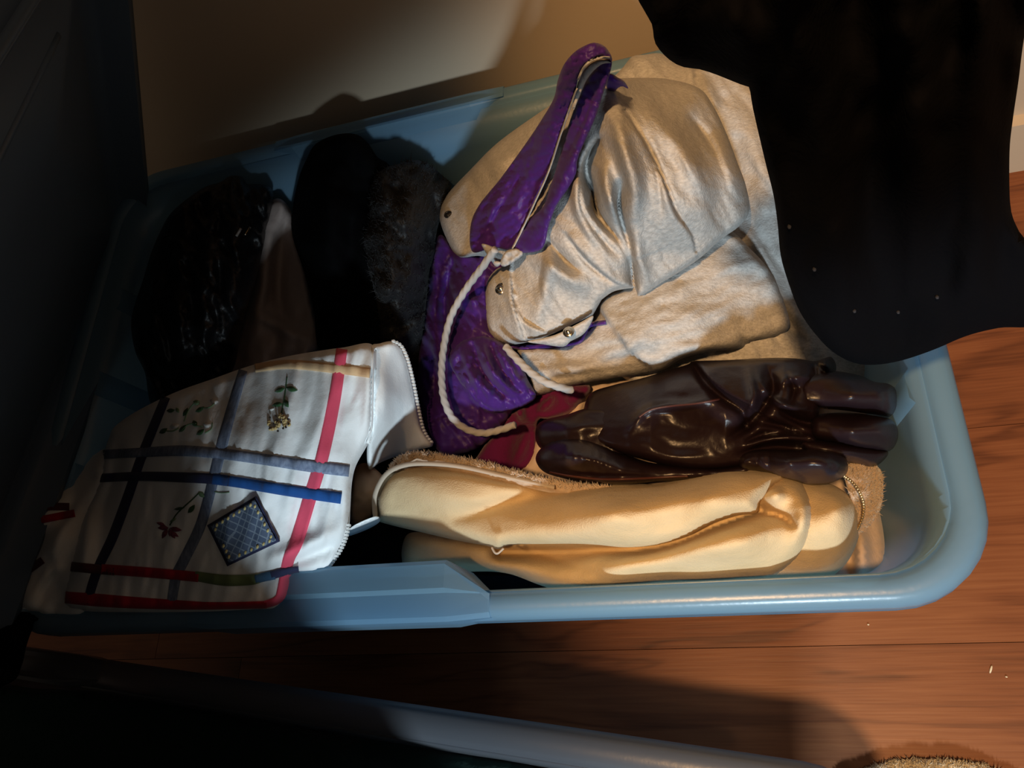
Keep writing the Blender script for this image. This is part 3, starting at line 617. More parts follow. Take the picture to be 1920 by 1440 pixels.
upr = Relief([(703, 968), (703, 935), (712, 908), (728, 888), (752, 876), (790, 872), (860, 877), (950, 896), (1040, 915), (1100, 912), (1160, 904), (1230, 908), (1300, 893), (1360, 882), (1410, 879), (1450, 882), (1474, 893), (1448, 918), (1425, 944), (1419, 962), (1385, 966), (1340, 980), (1290, 1005), (1230, 1022), (1170, 1026), (1100, 1020), (1010, 1020), (955, 1022), (935, 1030), (915, 1024), (860, 1014), (790, 998), (735, 985), (706, 976)],
             tps([(704, 950, .285), (740, 880, .300), (860, 878, .30), (1040, 915, .298), (1160, 906, .302), (1300, 893, .308), (1420, 880, .315), (1474, 893, .318), (1420, 960, .335), (1300, 1000, .334), (1150, 1024, .326), (935, 1026, .296), (780, 995, .28), (780, 930, .292), (950, 955, .305), (1150, 960, .330), (1330, 930, .338), (1420, 915, .332)]),
             [ridge([(1020, 960), (1150, 955), (1300, 935), (1420, 912)], .020, 34), crease([(840, 975), (950, 945), (1060, 916)], .016, 20), ridge([(940, 985), (1100, 985), (1280, 970)], .008, 30), ridge([(740, 930), (830, 925), (920, 940)], .006, 30), crease([(1475, 894), (1440, 925), (1421, 958)], .006, 6), wrinkle(.004, 120, 50, -6, 83)], (26, .030), 6, .006)
upr.build('upper_roll', M_suede, ct)
v, f = ribbon_px([(704, 975), (702, 935), (712, 906), (728, 886), (752, 874), (790, 869), (860, 874), (950, 893), (1040, 913)], 9, lambda a, b: upr.zf(a, b), .002, .004, 5, 4); mk('piping', v, f, M_suede2, ct)
fle = Relief([(730, 880), (742, 862), (762, 850), (800, 848), (850, 856), (900, 864), (950, 878), (1010, 893), (1070, 905), (1150, 912), (1100, 925), (1040, 925), (950, 905), (860, 885), (790, 880), (750, 888)],
             tps([(735, 875, .294), (780, 852, .296), (900, 868, .298), (1070, 908, .298), (1140, 914, .297), (900, 888, .294), (780, 878, .288)]), [wrinkle(.006, 14, 12, 0, 87)], (6, .006), 4, .004)
fo = fle.build('fleece_edge', M_fleece, ct)
e = cat([(732, 872), (745, 860), (765, 850), (800, 848), (850, 856), (900, 864), (950, 878), (1010, 893), (1070, 905), (1145, 912)], 1.0)
X = np.concatenate([e[:, 0]+rng.normal(0, 2, len(e)) for _ in range(5)]); Y = np.concatenate([e[:, 1]+rng.uniform(0, 12, len(e)) for _ in range(5)])
m = inside(X, Y, fle.out); X, Y = X[m], Y[m]
v, f = tufts(X, Y, fle.z(X, Y), [(-.3, .6, .5)]*len(X), .0030, .0006, .5); mk('fleece_pile', v, f, M_fleece, fo, kind='stuff')
fl2 = Relief([(1580, 880), (1600, 868), (1630, 866), (1650, 880), (1656, 905), (1653, 945), (1640, 975), (1615, 1000), (1598, 1010), (1600, 960), (1590, 920)],
             tps([(1590, 885, .262), (1650, 885, .235), (1650, 945, .235), (1605, 1000, .245), (1620, 930, .268)]), [wrinkle(.005, 20, 16, 0, 88), crease([(1588, 905), (1608, 930), (1612, 980)], .012, 7)], (10, .012), 4, .004)
fo2 = fl2.build('fleece_collar', M_fleece, ct)
X = rng.uniform(1580, 1656, 2200); Y = rng.uniform(866, 1010, 2200); m = inside(X, Y, fl2.out); X, Y = X[m], Y[m]
v, f = tufts(X, Y, fl2.z(X, Y)-.0005, [(.3, .1, .8)]*len(X), .0035, .0004, .6); mk('fleece_pile', v, f, M_fleece, fo2, kind='stuff')
e = cat([(1583, 893), (1598, 904), (1611, 922), (1619, 945), (1617, 970), (1608, 992)], 4.6); v, f = join([ball(W(x, y, fl2.zf(np.array([x]), np.array([y]))[0]+.006), .0011, seg=6, rings=4) for x, y in e]); mk('bead_zip', v, f, M_gold, ct, kind='stuff')
# small torn thread loop at the hem
c = cat([(922, 1026), (928, 1036), (934, 1037), (944, 1028)], 2); v, f = tube3(W(c[:, 0], c[:, 1], np.full(len(c), .308)), .0008, 6); mk('thread_loop', v, f, M_suede2, ct)

# ------------------------------------------------------------------ oxblood leather gloves
lgl = [crinkle(.0015, 40, 30, 30, 91), wrinkle(.004, 70, 50, 0, 92)]
g2 = empty('leather_glove', (-.10, .19, .24), 'lower of two oxblood leather gloves, its thumb pointing left', 'glove', 'pair of leather gloves')
Relief([(1006, 830), (1006, 800), (1022, 787), (1060, 778), (1110, 765), (1180, 780), (1180, 850), (1100, 850), (1030, 848)], tps([(1006, 815, .272), (1060, 780, .282), (1060, 815, .292), (1150, 780, .29), (1150, 840, .29), (1040, 845, .276)]), [ridge([(1020, 810), (1080, 800), (1150, 800)], .006, 14)]+lgl, (12, .012), 5, .004).build('cuff', M_leather, g2)
thl = Relief([(1006, 868), (1006, 852), (1020, 836), (1050, 823), (1085, 822), (1120, 832), (1165, 850), (1215, 866), (1260, 872), (1340, 878), (1400, 872), (1400, 890), (1300, 900), (1240, 902), (1173, 908), (1110, 908), (1060, 898), (1022, 886)],
       tps([(1006, 860, .285), (1060, 826, .298), (1165, 852, .300), (1260, 876, .300), (1390, 880, .305), (1240, 900, .302), (1100, 906, .298), (1030, 886, .288), (1070, 862, .316), (1160, 880, .314)]),
       [ridge([(1025, 862), (1080, 856), (1140, 868), (1220, 884)], .006, 16), crease([(1040, 880), (1120, 893), (1230, 893)], .005, 4)]+[ridge([(1062+k*15, 835+k*2), (1060+k*15, 872+k*4)], .0012, 5) for k in range(6)]+lgl, (12, .014), 4, .004)
thl.build('thumb', M_leather, g2)
v, f = ribbon_px([(1030, 886), (1070, 893), (1130, 898), (1200, 897), (1290, 893)], 5, thl.z, .003, .002, 5, 3); mk('seam', v, f, M_leather2, g2)
g1 = empty('leather_glove', (-.02, .19, .25), 'upper of two oxblood leather gloves, palm up with fingers pointing right', 'glove', 'pair of leather gloves')
palm = Relief([(1086, 800), (1092, 775), (1107, 738), (1150, 722), (1200, 710), (1250, 695), (1290, 683), (1302, 677), (1365, 675), (1442, 671), (1492, 672), (1527, 677), (1545, 672), (1558, 669), (1567, 682), (1566, 700), (1550, 735), (1536, 772), (1530, 810), (1530, 845), (1480, 858), (1420, 868), (1385, 876), (1308, 881), (1250, 873), (1200, 860), (1150, 845), (1105, 826)],
              tps([(1090, 800, .285), (1110, 740, .275), (1200, 712, .283), (1300, 678, .292), (1450, 672, .288), (1560, 672, .268), (1580, 760, .278), (1560, 850, .282), (1385, 875, .300), (1250, 870, .302), (1105, 826, .290), (1200, 790, .312), (1300, 780, .318), (1400, 760, .318), (1500, 740, .308), (1480, 810, .305), (1330, 720, .315)]),
              [ridge([(1180, 810), (1205, 775), (1240, 762), (1300, 758), (1345, 748)], .007, 9), ridge([(1195, 830), (1250, 855), (1340, 860)], .005, 14), crease([(1220, 800), (1290, 800), (1360, 800)], .010, 34, True), step([(1296, 676), (1322, 708), (1356, 738), (1400, 762)], .012, 7, 80, False), crease([(1296, 676), (1318, 712), (1352, 744), (1392, 770), (1400, 800)], .012, 6, False),
               ridge([(1400, 690), (1415, 740), (1405, 780)], .008, 10), crease([(1440, 690), (1450, 730), (1410, 790), (1370, 820)], .022, 9), ridge([(1450, 720), (1500, 705), (1550, 712)], .014, 14), crease([(1460, 770), (1500, 790), (1560, 800)], .022, 7),
               ridge([(1455, 760), (1490, 765), (1520, 772)], .008, 8), ridge([(1400, 835), (1450, 822), (1500, 822), (1570, 832)], .012, 9), crease([(1420, 790), (1470, 800), (1520, 815)], .016, 7), crease([(1390, 850), (1450, 838), (1560, 846)], .020, 7),
               ridge([(1540, 690), (1556, 678)], .016, 12), crease([(1525, 680), (1530, 710), (1520, 740)], .014, 7), crease([(1475, 700), (1490, 730), (1480, 760)], .010, 6), ridge([(1420, 700), (1445, 745), (1500, 770)], .008, 7), crease([(1395, 830), (1430, 815), (1480, 812)], .014, 6), crinkle(.0006, 34, 26, 40, 93), wrinkle(.0035, 90, 60, 0, 94)], (14, .016), 3, .004)
palm.build('palm', M_leather, g1)
def finger(out, ctrl, feats, nm='finger'): return Relief(out, tps([(x, y, z+.006) for x, y, z in ctrl]), feats+[crinkle(.0008, 30, 20, 10, 97)], (17, .026), 4, .006).build(nm, M_leather, g1)
finger([(1500, 715), (1530, 700), (1568, 696), (1612, 704), (1640, 716), (1664, 719), (1680, 730), (1683, 748), (1680, 768), (1666, 781), (1635, 777), (1577, 769), (1530, 766), (1500, 760)], [(1535, 700, .296), (1610, 705, .282), (1680, 750, .272), (1640, 776, .280), (1535, 768, .296), (1600, 738, .302), (1660, 748, .290)], [ridge([(1540, 735), (1600, 738), (1660, 748)], .004, 18), crease([(1652, 722), (1660, 748), (1655, 775)], .003, 5)])
finger([(1520, 790), (1540, 776), (1597, 774), (1650, 781), (1673, 788), (1684, 808), (1680, 832), (1664, 846), (1620, 842), (1570, 832), (1525, 822)], [(1525, 800, .298), (1600, 776, .285), (1682, 810, .268), (1640, 842, .272), (1530, 822, .296), (1600, 808, .300), (1655, 812, .288)], [ridge([(1530, 800), (1600, 806), (1660, 812)], .005, 14)])
finger([(1500, 822), (1560, 828), (1620, 838), (1664, 846), (1654, 866), (1632, 876), (1600, 868), (1560, 862), (1510, 850)], [(1510, 830, .294), (1650, 850, .262), (1632, 874, .258), (1540, 858, .288), (1590, 850, .284)], [ridge([(1520, 838), (1640, 860)], .004, 12)])
finger([(1385, 862), (1398, 848), (1430, 842), (1481, 844), (1539, 843), (1572, 850), (1589, 866), (1587, 888), (1562, 904), (1527, 909), (1496, 903), (1442, 888), (1392, 880)], [(1390, 865, .316), (1481, 845, .316), (1575, 852, .308), (1585, 890, .304), (1527, 908, .306), (1430, 884, .316), (1480, 866, .332), (1550, 874, .328)], [ridge([(1400, 862), (1480, 862), (1560, 872)], .005, 18), crease([(1445, 842), (1440, 862), (1448, 886)], .005, 5), crease([(1425, 842), (1418, 862), (1424, 882)], .004, 5), ridge([(1558, 860), (1572, 874), (1566, 892)], .004, 7)], 'thumb')
v, f = ribbon_px([(1198, 782), (1222, 768), (1262, 761), (1310, 756), (1350, 748)], 4, palm.z, .0015, .001, 4, 3); mk('pad_highlight', v, f, M_leather2, g1)  # lighter strip paints the highlight along the ridge of the palm pad

# ------------------------------------------------------------------ white embroidered jacket
jk = empty('patchwork_jacket', (-.38, .19, .25), 'white cotton jacket with coloured tape stripes and embroidered flowers, over the front rim', 'jacket')
zc = tps([(205, 822, .285), (260, 770, .300), (400, 712, .330), (500, 678, .345), (640, 652, .350), (700, 650, .345), (690, 830, .322), (658, 900, .318), (655, 985, .312), (612, 1070, .306), (540, 1085, .316), (525, 1130, .318), (300, 1146, .318), (140, 1138, .314), (125, 1100, .312), (150, 980, .300), (180, 900, .290),
          (350, 820, .345), (500, 780, .355), (600, 850, .345), (450, 950, .345), (300, 950, .335), (250, 1060, .325), (480, 1040, .330), (400, 1110, .324)])
slv = Relief([(-40, 1080), (0, 1030), (30, 975), (66, 905), (100, 880), (140, 862), (200, 842), (260, 860), (240, 980), (200, 1100), (170, 1150), (110, 1160), (60, 1152), (0, 1135), (-40, 1130)],
             tps([(0, 1040, .27), (70, 905, .265), (195, 850, .27), (180, 950, .285), (100, 960, .30), (60, 1060, .305), (140, 1120, .305), (0, 1120, .292), (60, 1150, .295)]),
             [ridge([(190, 870), (140, 960), (60, 1060), (10, 1110)], .010, 16), ridge([(110, 890), (60, 970), (20, 1050)], .010, 16), crease([(150, 930), (90, 1010), (40, 1090)], .012, 12), wrinkle(.016, 40, 110, 30, 101)], (14, .014), 7, .004)
slv.build('sleeve', M_white, jk)
for pts, m_ in (([(48, 955), (90, 950), (130, 950)], M_plum), ([(75, 975), (110, 968), (140, 962)], M_red), ([(0, 1100), (40, 1078), (80, 1050)], M_plum)):
    v, f = ribbon_px(pts, 14, slv.z, .0015); mk('sleeve_stripe', v, f, m_, jk)
jw = [wrinkle(.0055, 34, 160, 12, 103), wrinkle(.0025, 16, 90, 8, 104), wrinkle(.005, 160, 120, 0, 105), ridge([(250, 800), (240, 880), (215, 960)], .008, 18), crease([(190, 1000), (200, 930), (235, 860)], .010, 14), ridge([(170, 960), (160, 1020), (150, 1090)], .010, 16),
      ridge([(480, 1060), (560, 1030), (640, 990)], .008, 16), crease([(540, 1060), (590, 1040), (640, 1020)], .008, 10), crease([(430, 700), (400, 800), (380, 900)], .004, 8), ridge([(690, 660), (690, 740), (680, 830)], .006, 10)]
shell = Relief([(204, 822), (215, 800), (258, 770), (330, 735), (400, 710), (450, 692), (500, 677), (560, 664), (640, 652), (700, 648), (702, 720), (700, 800), (690, 832), (668, 872), (660, 905), (657, 950), (654, 990), (640, 1030), (614, 1068), (560, 1076), (545, 1082), (536, 1115), (515, 1140), (480, 1142), (380, 1147), (250, 1148), (150, 1145), (120, 1132), (122, 1095), (135, 1040), (150, 985), (178, 915), (192, 860)],
               zc, jw, (14, .016), 6, .0035)
shell.build('shell', M_white, jk)
# collar flap with the zip, its inside in view
colr = Relief([(694, 655), (712, 644), (735, 640), (750, 648), (762, 672), (772, 710), (782, 760), (793, 806), (812, 834), (790, 842), (745, 855), (712, 868), (692, 880), (688, 840), (697, 800), (700, 730)],
              tps([(700, 655, .338), (735, 642, .328), (775, 720, .285), (810, 834, .248), (740, 850, .248), (694, 876, .272), (735, 740, .312), (740, 810, .272), (700, 790, .320)]),
              [ridge([(715, 655), (722, 740), (716, 820)], .005, 12), wrinkle(.004, 40, 90, 0, 109)], (10, .008), 5, .003)
colr.build('collar', M_white, jk)
tri = Relief([(664, 880), (684, 868), (705, 880), (722, 900), (716, 925), (705, 950), (690, 975), (664, 985), (655, 960), (658, 920)], tps([(664, 890, .27), (720, 900, .262), (690, 970, .262), (660, 970, .27), (690, 920, .285)]), [wrinkle(.006, 40, 40, 0, 110)], (8, .008), 5, .003)
tri.build('lining', M_lining, jk)
tr2 = Relief([(650, 1000), (664, 985), (705, 968), (712, 978), (690, 992), (655, 1005)], tps([(650, 1000, .28), (712, 975, .272), (680, 985, .285)]), [], (5, .005), 4, .003); tr2.build('inner_hem', M_white, jk)
def teeth(pts, zf, size=3.0, sp=6.3):
    c = cat(pts, 1); L = np.concatenate([[0], np.cumsum(np.linalg.norm(np.diff(c, axis=0), axis=1))]); out = []
    for s in np.arange(0, L[-1], sp):
        x = np.interp(s, L, c[:, 0]); y = np.interp(s, L, c[:, 1]); out.append(boxm(W(x, y, zf(x, y)), .0022, .0014, .0022))
    return join(out)
v, f = teeth([(738, 640), (752, 648), (764, 672), (774, 710), (784, 760), (795, 806), (812, 832)], lambda x, y: colr.zf(np.array([x]), np.array([y]))[0]-.002); mk('zip_teeth', v, f, M_zip, jk, smooth=False, kind='stuff')
v, f = teeth([(654, 985), (648, 1010), (636, 1036), (614, 1066)], lambda x, y: zc(np.array([x]), np.array([y]))[0]-.006); mk('zip_teeth', v, f, M_zip, jk, smooth=False, kind='stuff')
v, f = ribbon_px([(702, 652), (701, 730), (699, 800), (690, 832)], 8, shell.z, .003, .002, 5, 3); mk('collar_seam', v, f, M_white, jk)
def tape(pts, w, m, lift=.0011, nm='stripe'): v, f = ribbon_px(pts, w, shell.z, lift); return mk(nm, v, f, m, jk)
tape([(311, 744), (288, 800), (264, 860), (240, 930), (212, 1005), (186, 1060), (172, 1100), (164, 1132)], [17, 18, 18, 19, 19, 18, 18, 16], M_navy)
tape([(456, 694), (432, 775), (412, 850), (392, 930), (374, 990), (345, 1050), (330, 1082), (322, 1128)], [17, 20, 21, 20, 20, 20, 20, 18], M_denim)
tape([(641, 654), (627, 750), (606, 850), (582, 930), (556, 1015), (541, 1050), (530, 1105), (520, 1125), (495, 1134)], [21, 23, 24, 25, 25, 22, 20, 16, 14], M_pink, .0014)
tape([(500, 1134), (400, 1136), (330, 1134), (250, 1130), (180, 1125), (122, 1120)], [14, 14, 18, 22, 24, 22], M_red, .0016)
tape([(478, 690), (540, 683), (620, 690), (694, 699)], [16, 17, 18, 19], M_tape_tan, .0020)
tape([(193, 852), (270, 848), (340, 845), (410, 850), (500, 862), (580, 874), (655, 883)], [17, 18, 20, 20, 21, 22, 22], M_denim, .0024)
tape([(178, 897), (260, 893), (340, 895), (400, 898), (450, 905)], [16, 17, 19, 20, 20], M_navy, .0026); tape([(398, 898), (450, 905), (540, 920), (640, 934)], [20, 20, 21, 22], M_blue, .0030)
tape([(130, 1062), (180, 1067), (215, 1070)], 18, M_plum, .0026); tape([(190, 1067), (260, 1072), (330, 1078), (372, 1082)], 19, M_red, .0028); tape([(365, 1080), (420, 1088), (470, 1087), (490, 1083)], [18, 21, 20, 17], M_olive, .0026)
tape([(478, 1086), (500, 1081), (515, 1078)], 17, M_teal, .0030); tape([(508, 1079), (535, 1072), (560, 1068)], [16, 15, 13], M_navy, .0032)
# denim patch with gold stitches
pt = [(388, 985), (480, 930), (525, 1015), (426, 1062)]
def patch(inset, lift, m, nm, parent):
    q = np.array(pt, float); c = q.mean(0); q = c+(q-c)*inset; V = []; n = 17
    for a in range(n):
        for b in range(n):
            s, t = a/(n-1), b/(n-1); V.append((1-s)*(1-t)*q[0]+s*(1-t)*q[1]+s*t*q[2]+(1-s)*t*q[3])
    V = np.array(V); z = shell.z(V[:, 0], V[:, 1])+lift; top = W(V[:, 0], V[:, 1], z); bot = W(V[:, 0], V[:, 1], z-lift-.0005); F = []
    for a in range(n-1):
        for b in range(n-1): i = a*n+b; F += [[i, i+1, i+n+1, i+n], [n*n+i, n*n+i+n, n*n+i+n+1, n*n+i+1]]
    for k in range(n-1):
        for i, j in ((k, k+1), ((n-1)*n+k, (n-1)*n+k+1), (k*n, (k+1)*n), (k*n+n-1, (k+1)*n+n-1)): F.append([i, j, n*n+j, n*n+i])
    return fix_normals(mk(nm, np.vstack([top, bot]), F, m, parent))
M_plaid = mat('denim_plaid', (.075, .105, .17), .9, .15, bump=[('noise', 900, .3, .0006)])
nt = M_plaid.node_tree; tc = nt.nodes.new('ShaderNodeTexCoord'); br = nt.nodes.new('ShaderNodeTexBrick'); br.offset = 0; br.inputs['Scale'].default_value = 1
mp = nt.nodes.new('ShaderNodeMapping'); mp.inputs['Rotation'].default_value = (0, 0, math.radians(25)); nt.links.new(tc.outputs['Object'], mp.inputs[0]); nt.links.new(mp.outputs[0], br.inputs['Vector'])
br.inputs['Color1'].default_value = (.075, .105, .17, 1); br.inputs['Color2'].default_value = (.095, .125, .19, 1); br.inputs['Mortar'].default_value = (.20, .25, .32, 1)
br.inputs['Brick Width'].default_value = .0045; br.inputs['Row Height'].default_value = .0045; br.inputs['Mortar Size'].default_value = .0004; nt.links.new(br.outputs[0], nt.nodes['Principled BSDF'].inputs['Base Color'])
pb = patch(1.0, .0036, M_navy, 'patch', jk); patch(.90, .0056, M_plaid, 'patch_face', pb)
q = np.array(pt, float); c0 = q.mean(0); q = c0+(q-c0)*.80
for i in range(4):
    for k in range(6 if i % 2 else 7):
        s = (k+.5)/(6 if i % 2 else 7); p = q[i]*(1-s)+q[(i+1) % 4]*s
        if (i, k) in ((3, 4), (3, 3), (2, 6)): continue
        v, f = ball(W(p[0], p[1], shell.z(p[0], p[1])[0]+.0060), .0011, .0015, .0006, 8, 4); mk('stitch', v, f, M_gstitch, pb)
def leaf(x, y, L, wd, ang, m, nm='embroidered_leaf'):
    a = math.radians(ang); d = np.array([math.cos(a), math.sin(a)]); nn = np.array([-d[1], d[0]]); P = []
    for t, k in ((0, 0), (.25, .8), (.5, 1), (.75, .7), (1, 0), (.75, -.5), (.5, -.8), (.25, -.6)): P.append(np.array([x, y])+d*L*1.15*t+nn*wd*.65*k)
    P = np.array(P); c = P.mean(0); z = shell.z(P[:, 0], P[:, 1])+.0007; zc_ = shell.z(c[0], c[1])[0]+.0012
    V = np.vstack([W(P[:, 0], P[:, 1], z), W(c[0], c[1], zc_)[None], W(P[:, 0], P[:, 1], z-.002)]); F = [[i, (i+1) % 8, 8] for i in range(8)]+[[i, 9+i, 9+(i+1) % 8, (i+1) % 8] for i in range(8)]
    return fix_normals(mk(nm, V, F, m, jk))
def stem(pts, w, m, nm='embroidered_stem'): v, f = ribbon_px(pts, w, shell.z, .0012, .0006, 4, 2); return mk(nm, v, f, m, jk)
for x, y, L, wd, a, m_ in ((312, 770, 14, 7, -5, M_leaf), (330, 764, 10, 6, 60, M_stem), (343, 780, 16, 7, -60, M_leaf), (366, 772, 17, 7, -30, M_leaf), (362, 788, 12, 9, 60, M_leaf), (298, 812, 16, 8, -30, M_leaf), (335, 810, 17, 7, -45, M_leaf), (368, 815, 16, 8, -35, M_leaf),
                           (362, 752, 12, 9, 20, M_stem), (393, 750, 14, 10, 10, M_whth), (318, 800, 16, 9, -10, M_whth), (380, 794, 14, 9, 10, M_whth)): leaf(x, y, L, wd, a, m_)
for pts in ([(345, 790), (352, 772), (362, 758), (374, 752)], [(374, 764), (392, 764), (402, 756)], [(340, 808), (352, 796), (368, 794)], [(312, 808), (325, 808), (335, 802)], [(384, 812), (396, 804), (398, 792)], [(366, 798), (380, 800)]): stem(pts, 2.2, M_stem)
stem([(538, 706), (534, 740), (530, 762), (527, 778)], 2.4, M_leaf)
for x, y, L, wd, a, m_ in ((534, 728, 18, 8, 160, M_leaf), (536, 726, 20, 9, 15, M_leaf), (530, 757, 18, 8, 170, M_leaf), (532, 748, 16, 9, 60, M_leaf), (514, 766, 10, 4, 165, M_whth)): leaf(x, y, L, wd, a, m_)
for k in range(26):                                                # straw-coloured flower head of knotted stitches
    x = 503+rng.uniform(0, 40); y = 776+rng.uniform(0, 32); 
    if ((x-523)/22)**2+((y-792)/19)**2 > 1: continue
    v, f = ball(W(x, y, shell.z(x, y)[0]+.0012), .0016, .0016, .0009, 6, 4); mk('embroidered_knot', v, f, M_yel, jk)
for x, y in ((506, 783), (517, 780), (530, 776), (540, 786), (513, 795), (527, 792), (506, 803), (521, 808), (536, 801), (519, 788), (531, 803), (541, 795)):
    v, f = ball(W(x, y, shell.z(x, y)[0]+.0020), .0009, .0009, .0008, 6, 4); mk('embroidered_knot', v, f, M_thk, jk)
stem([(318, 985), (330, 965), (345, 950), (362, 935), (372, 925)], 2.4, M_leaf); stem([(402, 922), (415, 924), (430, 923)], 2, M_stem)
for x, y, L, wd, a, m_ in ((372, 922, 14, 8, 40, M_stem), (352, 962, 18, 8, -50, M_leaf), (326, 955, 18, 5, -10, M_leaf), (330, 972, 12, 4, 150, M_stem), (316, 990, 18, 8, 180, M_flw), (318, 990, 20, 8, 10, M_flw), (318, 992, 18, 8, 60, M_flw), (314, 992, 18, 8, 120, M_flw), (320, 996, 16, 6, 35, M_flw), (310, 986, 16, 6, 200, M_flw), (318, 990, 14, 5, 90, M_flw)): leaf(x, y, L, wd, a, m_)

# ------------------------------------------------------------------ black garment hanging over the right end
hy = 0.185
hz = lambda px, py: plane_y(px, py, hy)
def hang_feat(amp, f): return lambda px, py: amp*f(px, py)
hangr = Relief([(1330, -160), (1250, -90), (1196, -20), (1205, 15), (1222, 45), (1229, 82), (1255, 112), (1282, 126), (1312, 130), (1346, 141), (1368, 150), (1388, 158), (1404, 163), (1412, 205), (1434, 300), (1450, 365), (1458, 420), (1464, 480), (1480, 535), (1500, 585), (1530, 628), (1562, 660), (1600, 680), (1640, 684), (1690, 676), (1750, 656), (1812, 630), (1872, 615), (1960, 600), (1960, 480), (1922, 448), (1904, 420), (1894, 380), (1893, 285), (1899, 225), (1910, 150), (1922, 60), (1960, -160)],
               hz, [ridge([(1500, 0), (1550, 300), (1590, 600)], .022, 70, False), ridge([(1700, 0), (1720, 300), (1730, 560)], .022, 60, False), ridge([(1340, 0), (1420, 150)], .016, 50), crease([(1620, 160), (1640, 350), (1660, 600)], .008, 50), ridge([(1840, 0), (1830, 300), (1830, 540)], .016, 40, False), wrinkle(.02, 120, 220, 10, 121), ridge([(1500, 590), (1600, 660), (1720, 650), (1860, 600)], .008, 24)], (22, .014), 12, .010)
hg = empty('hanging_garment', (.08, .185, .42), 'black cloth garment hanging down over the right end of the blue bin', 'garment')
hangr.build('cloth', M_hang, hg)
# top of the cloth, folded over the rail of a clothes stand
ex = np.linspace(1338, 1954, 40); ey = np.full(40, -158.); et = W(ex, ey, hangr.z(ex, ey)); RZ = .668; V = []; F = []
path = [(.185, None)]+[(.201-.020*math.cos(math.pi*k/10), RZ+.020*math.sin(math.pi*k/10)) for k in range(11)]+[(.222, RZ-.04), (.224, RZ-.09)]
for off in (0, 1):
    for e_ in et:
        for k, (y_, z_) in enumerate(path):
            V.append((e_[0], e_[1] if z_ is None else y_+.004*math.sin(e_[0]*60)-(0 if not off else .006*(1 if k > 7 else -1 if k < 5 else 0)), (e_[2]-.02) if z_ is None else z_-(.006*off if 4 < k < 8 else 0)))
n_ = len(path); m_ = 40*n_
for i in range(39):
    for k in range(n_-1): q_ = i*n_+k; F += [[q_, q_+1, q_+n_+1, q_+n_], [m_+q_, m_+q_+n_, m_+q_+n_+1, m_+q_+1]]
fix_normals(mk('folded_top', V, F, M_hang, hg))
M_rail = mat('dark_stand_wood', (.05, .025, .014), .5, .3)
cs = empty('clothes_stand', (.62, .201, 0), 'dark wooden clothes stand holding the black hanging garment', 'clothes stand')
for nm, pth, r_s in (('rail', [(float(et[0][0])-.012, .201, RZ), (.2, .201, RZ), (.62, .201, RZ)], .011), ('post', [(.62, .201, .0), (.62, .201, .4), (.62, .201, RZ+.03)], .014), ('foot', [(.62, -.05, .012), (.62, .2, .012), (.62, .45, .012)], .012), ('foot', [(.40, .201, .012), (.62, .201, .012), (.84, .201, .012)], .012)):
    v, f = tube3(pth, r_s, 14); mk(nm, v, f, M_rail, cs)
for x, y in ((1602, 583), (1684, 585), (1757, 557), (1527, 505), (1480, 425)):
    v, f = ball(W(x, y, hangr.z(x, y)[0]+.001), .0008, .0012, .0007, 6, 4); mk('lint_speck', v, f, mat('grey_lint', (.02, .02, .025), .9), hg)

# ------------------------------------------------------------------ second bin in the foreground
fb, frot = make_bin('storage_bin', -.72, .06, -.44, .031, .262, math.radians(-6.9), (-.305, .031), 'clear frosted plastic bin of dark clothes at the near edge, lower left', M_bin2, (-.72, -.545), taper=.03, rimw=.020)
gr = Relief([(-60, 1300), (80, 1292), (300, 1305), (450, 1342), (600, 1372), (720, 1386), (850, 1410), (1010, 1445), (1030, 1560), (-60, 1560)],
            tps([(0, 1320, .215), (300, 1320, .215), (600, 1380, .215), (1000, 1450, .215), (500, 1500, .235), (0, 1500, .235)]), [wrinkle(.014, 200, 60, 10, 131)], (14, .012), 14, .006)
gv, gf = gr.mesh()
# unseen mound added to the fleece to shade the jacket's lower left
nx_, ny_ = 44, 34; V = []; F = []
for sgn in (1, 0):
    for j in range(ny_+1):
        for i in range(nx_+1):
            u, w = i/nx_*2-1, j/ny_*2-1; x = -.43+.27*u; y = -.235+.165*w
            k = max(0., 1-(abs(u)**6+abs(w)**6)); z = .225+(.40*k**.45+.02*float(fbm(np.array(x*14), np.array(y*22), 151)))*(k > 0)
            V.append((x+.02*y, y-.12*(x+.3), z if sgn else .215))
m_ = nx_+1; n_ = m_*(ny_+1)
for j in range(ny_):
    for i in range(nx_): q_ = j*m_+i; F += [[q_, q_+1, q_+m_+1, q_+m_], [n_+q_, n_+q_+m_, n_+q_+m_+1, n_+q_+1]]
for i in range(nx_): F += [[i, n_+i, n_+i+1, i+1], [n_-m_+i, n_-m_+i+1, 2*n_-m_+i+1, 2*n_-m_+i]]
for j in range(ny_): q_ = j*m_; F += [[q_, q_+m_, n_+q_+m_, n_+q_], [q_+nx_, n_+q_+nx_, n_+q_+m_+nx_, q_+m_+nx_]]
v, f = join([(gv, gf), (np.array(V), F)])
tag(mk('green_fleece', v, f, M_green), 'dark green fleece in the foreground bin, with an unseen mound added to block the front lamp', 'fleece')
pc = Relief([(300, 1290), (500, 1318), (640, 1340), (800, 1365), (960, 1392), (1100, 1420), (1220, 1445), (1240, 1500), (1000, 1470), (850, 1430), (600, 1390), (450, 1360), (300, 1330)],
            tps([(300, 1300, .19), (640, 1350, .19), (1100, 1425, .19), (1000, 1460, .20), (600, 1385, .20)]), [wrinkle(.010, 60, 30, 10, 133)], (8, .008), 8, .004)
tag(pc.build('patterned_scarf', M_pat), 'dark brown patterned scarf squeezed along the wall of the foreground bin', 'scarf')
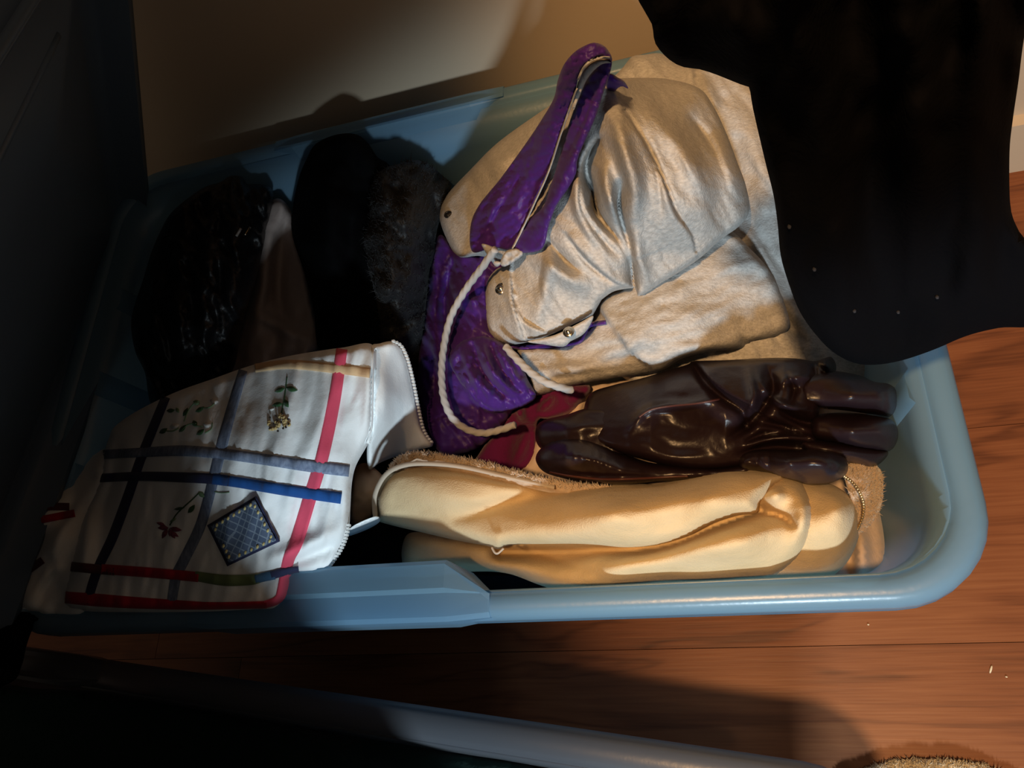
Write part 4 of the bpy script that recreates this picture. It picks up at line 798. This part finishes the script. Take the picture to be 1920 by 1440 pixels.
bg = Relief([(1085, 1432), (1130, 1424), (1220, 1436), (1330, 1460), (1330, 1520), (1150, 1500)], tps([(1085, 1432, .2), (1330, 1460, .2), (1200, 1490, .215)]), [wrinkle(.006, 60, 30, 0, 135)], (10, .01), 8, .004)
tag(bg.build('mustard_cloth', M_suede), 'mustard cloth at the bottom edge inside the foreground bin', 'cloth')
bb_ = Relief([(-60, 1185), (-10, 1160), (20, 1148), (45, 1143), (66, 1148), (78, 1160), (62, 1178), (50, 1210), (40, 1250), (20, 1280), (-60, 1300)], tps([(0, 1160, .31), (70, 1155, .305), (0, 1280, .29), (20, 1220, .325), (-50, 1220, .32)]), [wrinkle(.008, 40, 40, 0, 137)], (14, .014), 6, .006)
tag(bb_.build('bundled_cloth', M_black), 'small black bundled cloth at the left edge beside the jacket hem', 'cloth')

# ------------------------------------------------------------------ small things on the floor
rg = Relief([(1560, 1470), (1610, 1446), (1660, 1430), (1710, 1424), (1770, 1424), (1830, 1432), (1880, 1448), (1930, 1480), (1900, 1560), (1580, 1560)], tps([(1600, 1450, .012), (1740, 1428, .014), (1880, 1450, .012), (1740, 1500, .035), (1600, 1550, .02), (1900, 1550, .02)]), [wrinkle(.006, 24, 20, 0, 141)], (12, .008), 8, .006, zmin=.007)
rug = empty('fluffy_mat', tuple(W(1740, 1500, 0.0)), 'cream fluffy mat on the wood floor at the bottom edge', 'mat')
rgo = rg.build('backing', M_rug, rug)
X = rng.uniform(1570, 1920, 16000); Y = rng.uniform(1424, 1520, 16000); m = inside(X, Y, rg.out); X, Y = X[m], Y[m]
v, f = tufts(X, Y, np.maximum(rg.z(X, Y), .007)-.001, [(0, .2, .9)]*len(X), .0040, .0006, .7); mk('pile', v, f, M_rug, rgo, kind='stuff')
for nm, x, y, a, l, w_, lab in (('floor_crumb', 1858, 1255, -65, .0075, .0018, 'longest pale crumb on the wood floor near the right edge'), ('floor_crumb', 1887, 1269, 20, .002, .0014, 'tiny pale crumb beside the long crumb on the wood floor'), ('floor_crumb', 1628, 1171, 10, .002, .0015, 'tiny white crumb on the floor just below the blue rim')):
    c = W(x, y, .0012); v, f = ball((0, 0, 0), l/2, w_/2, .0009, 8, 5); aa = math.radians(-a); R2 = np.array([[math.cos(aa), -math.sin(aa), 0], [math.sin(aa), math.cos(aa), 0], [0, 0, 1]])
    tag(mk(nm, v@R2.T+c, f, M_crumb), lab, 'crumb', 'crumbs on the floor')
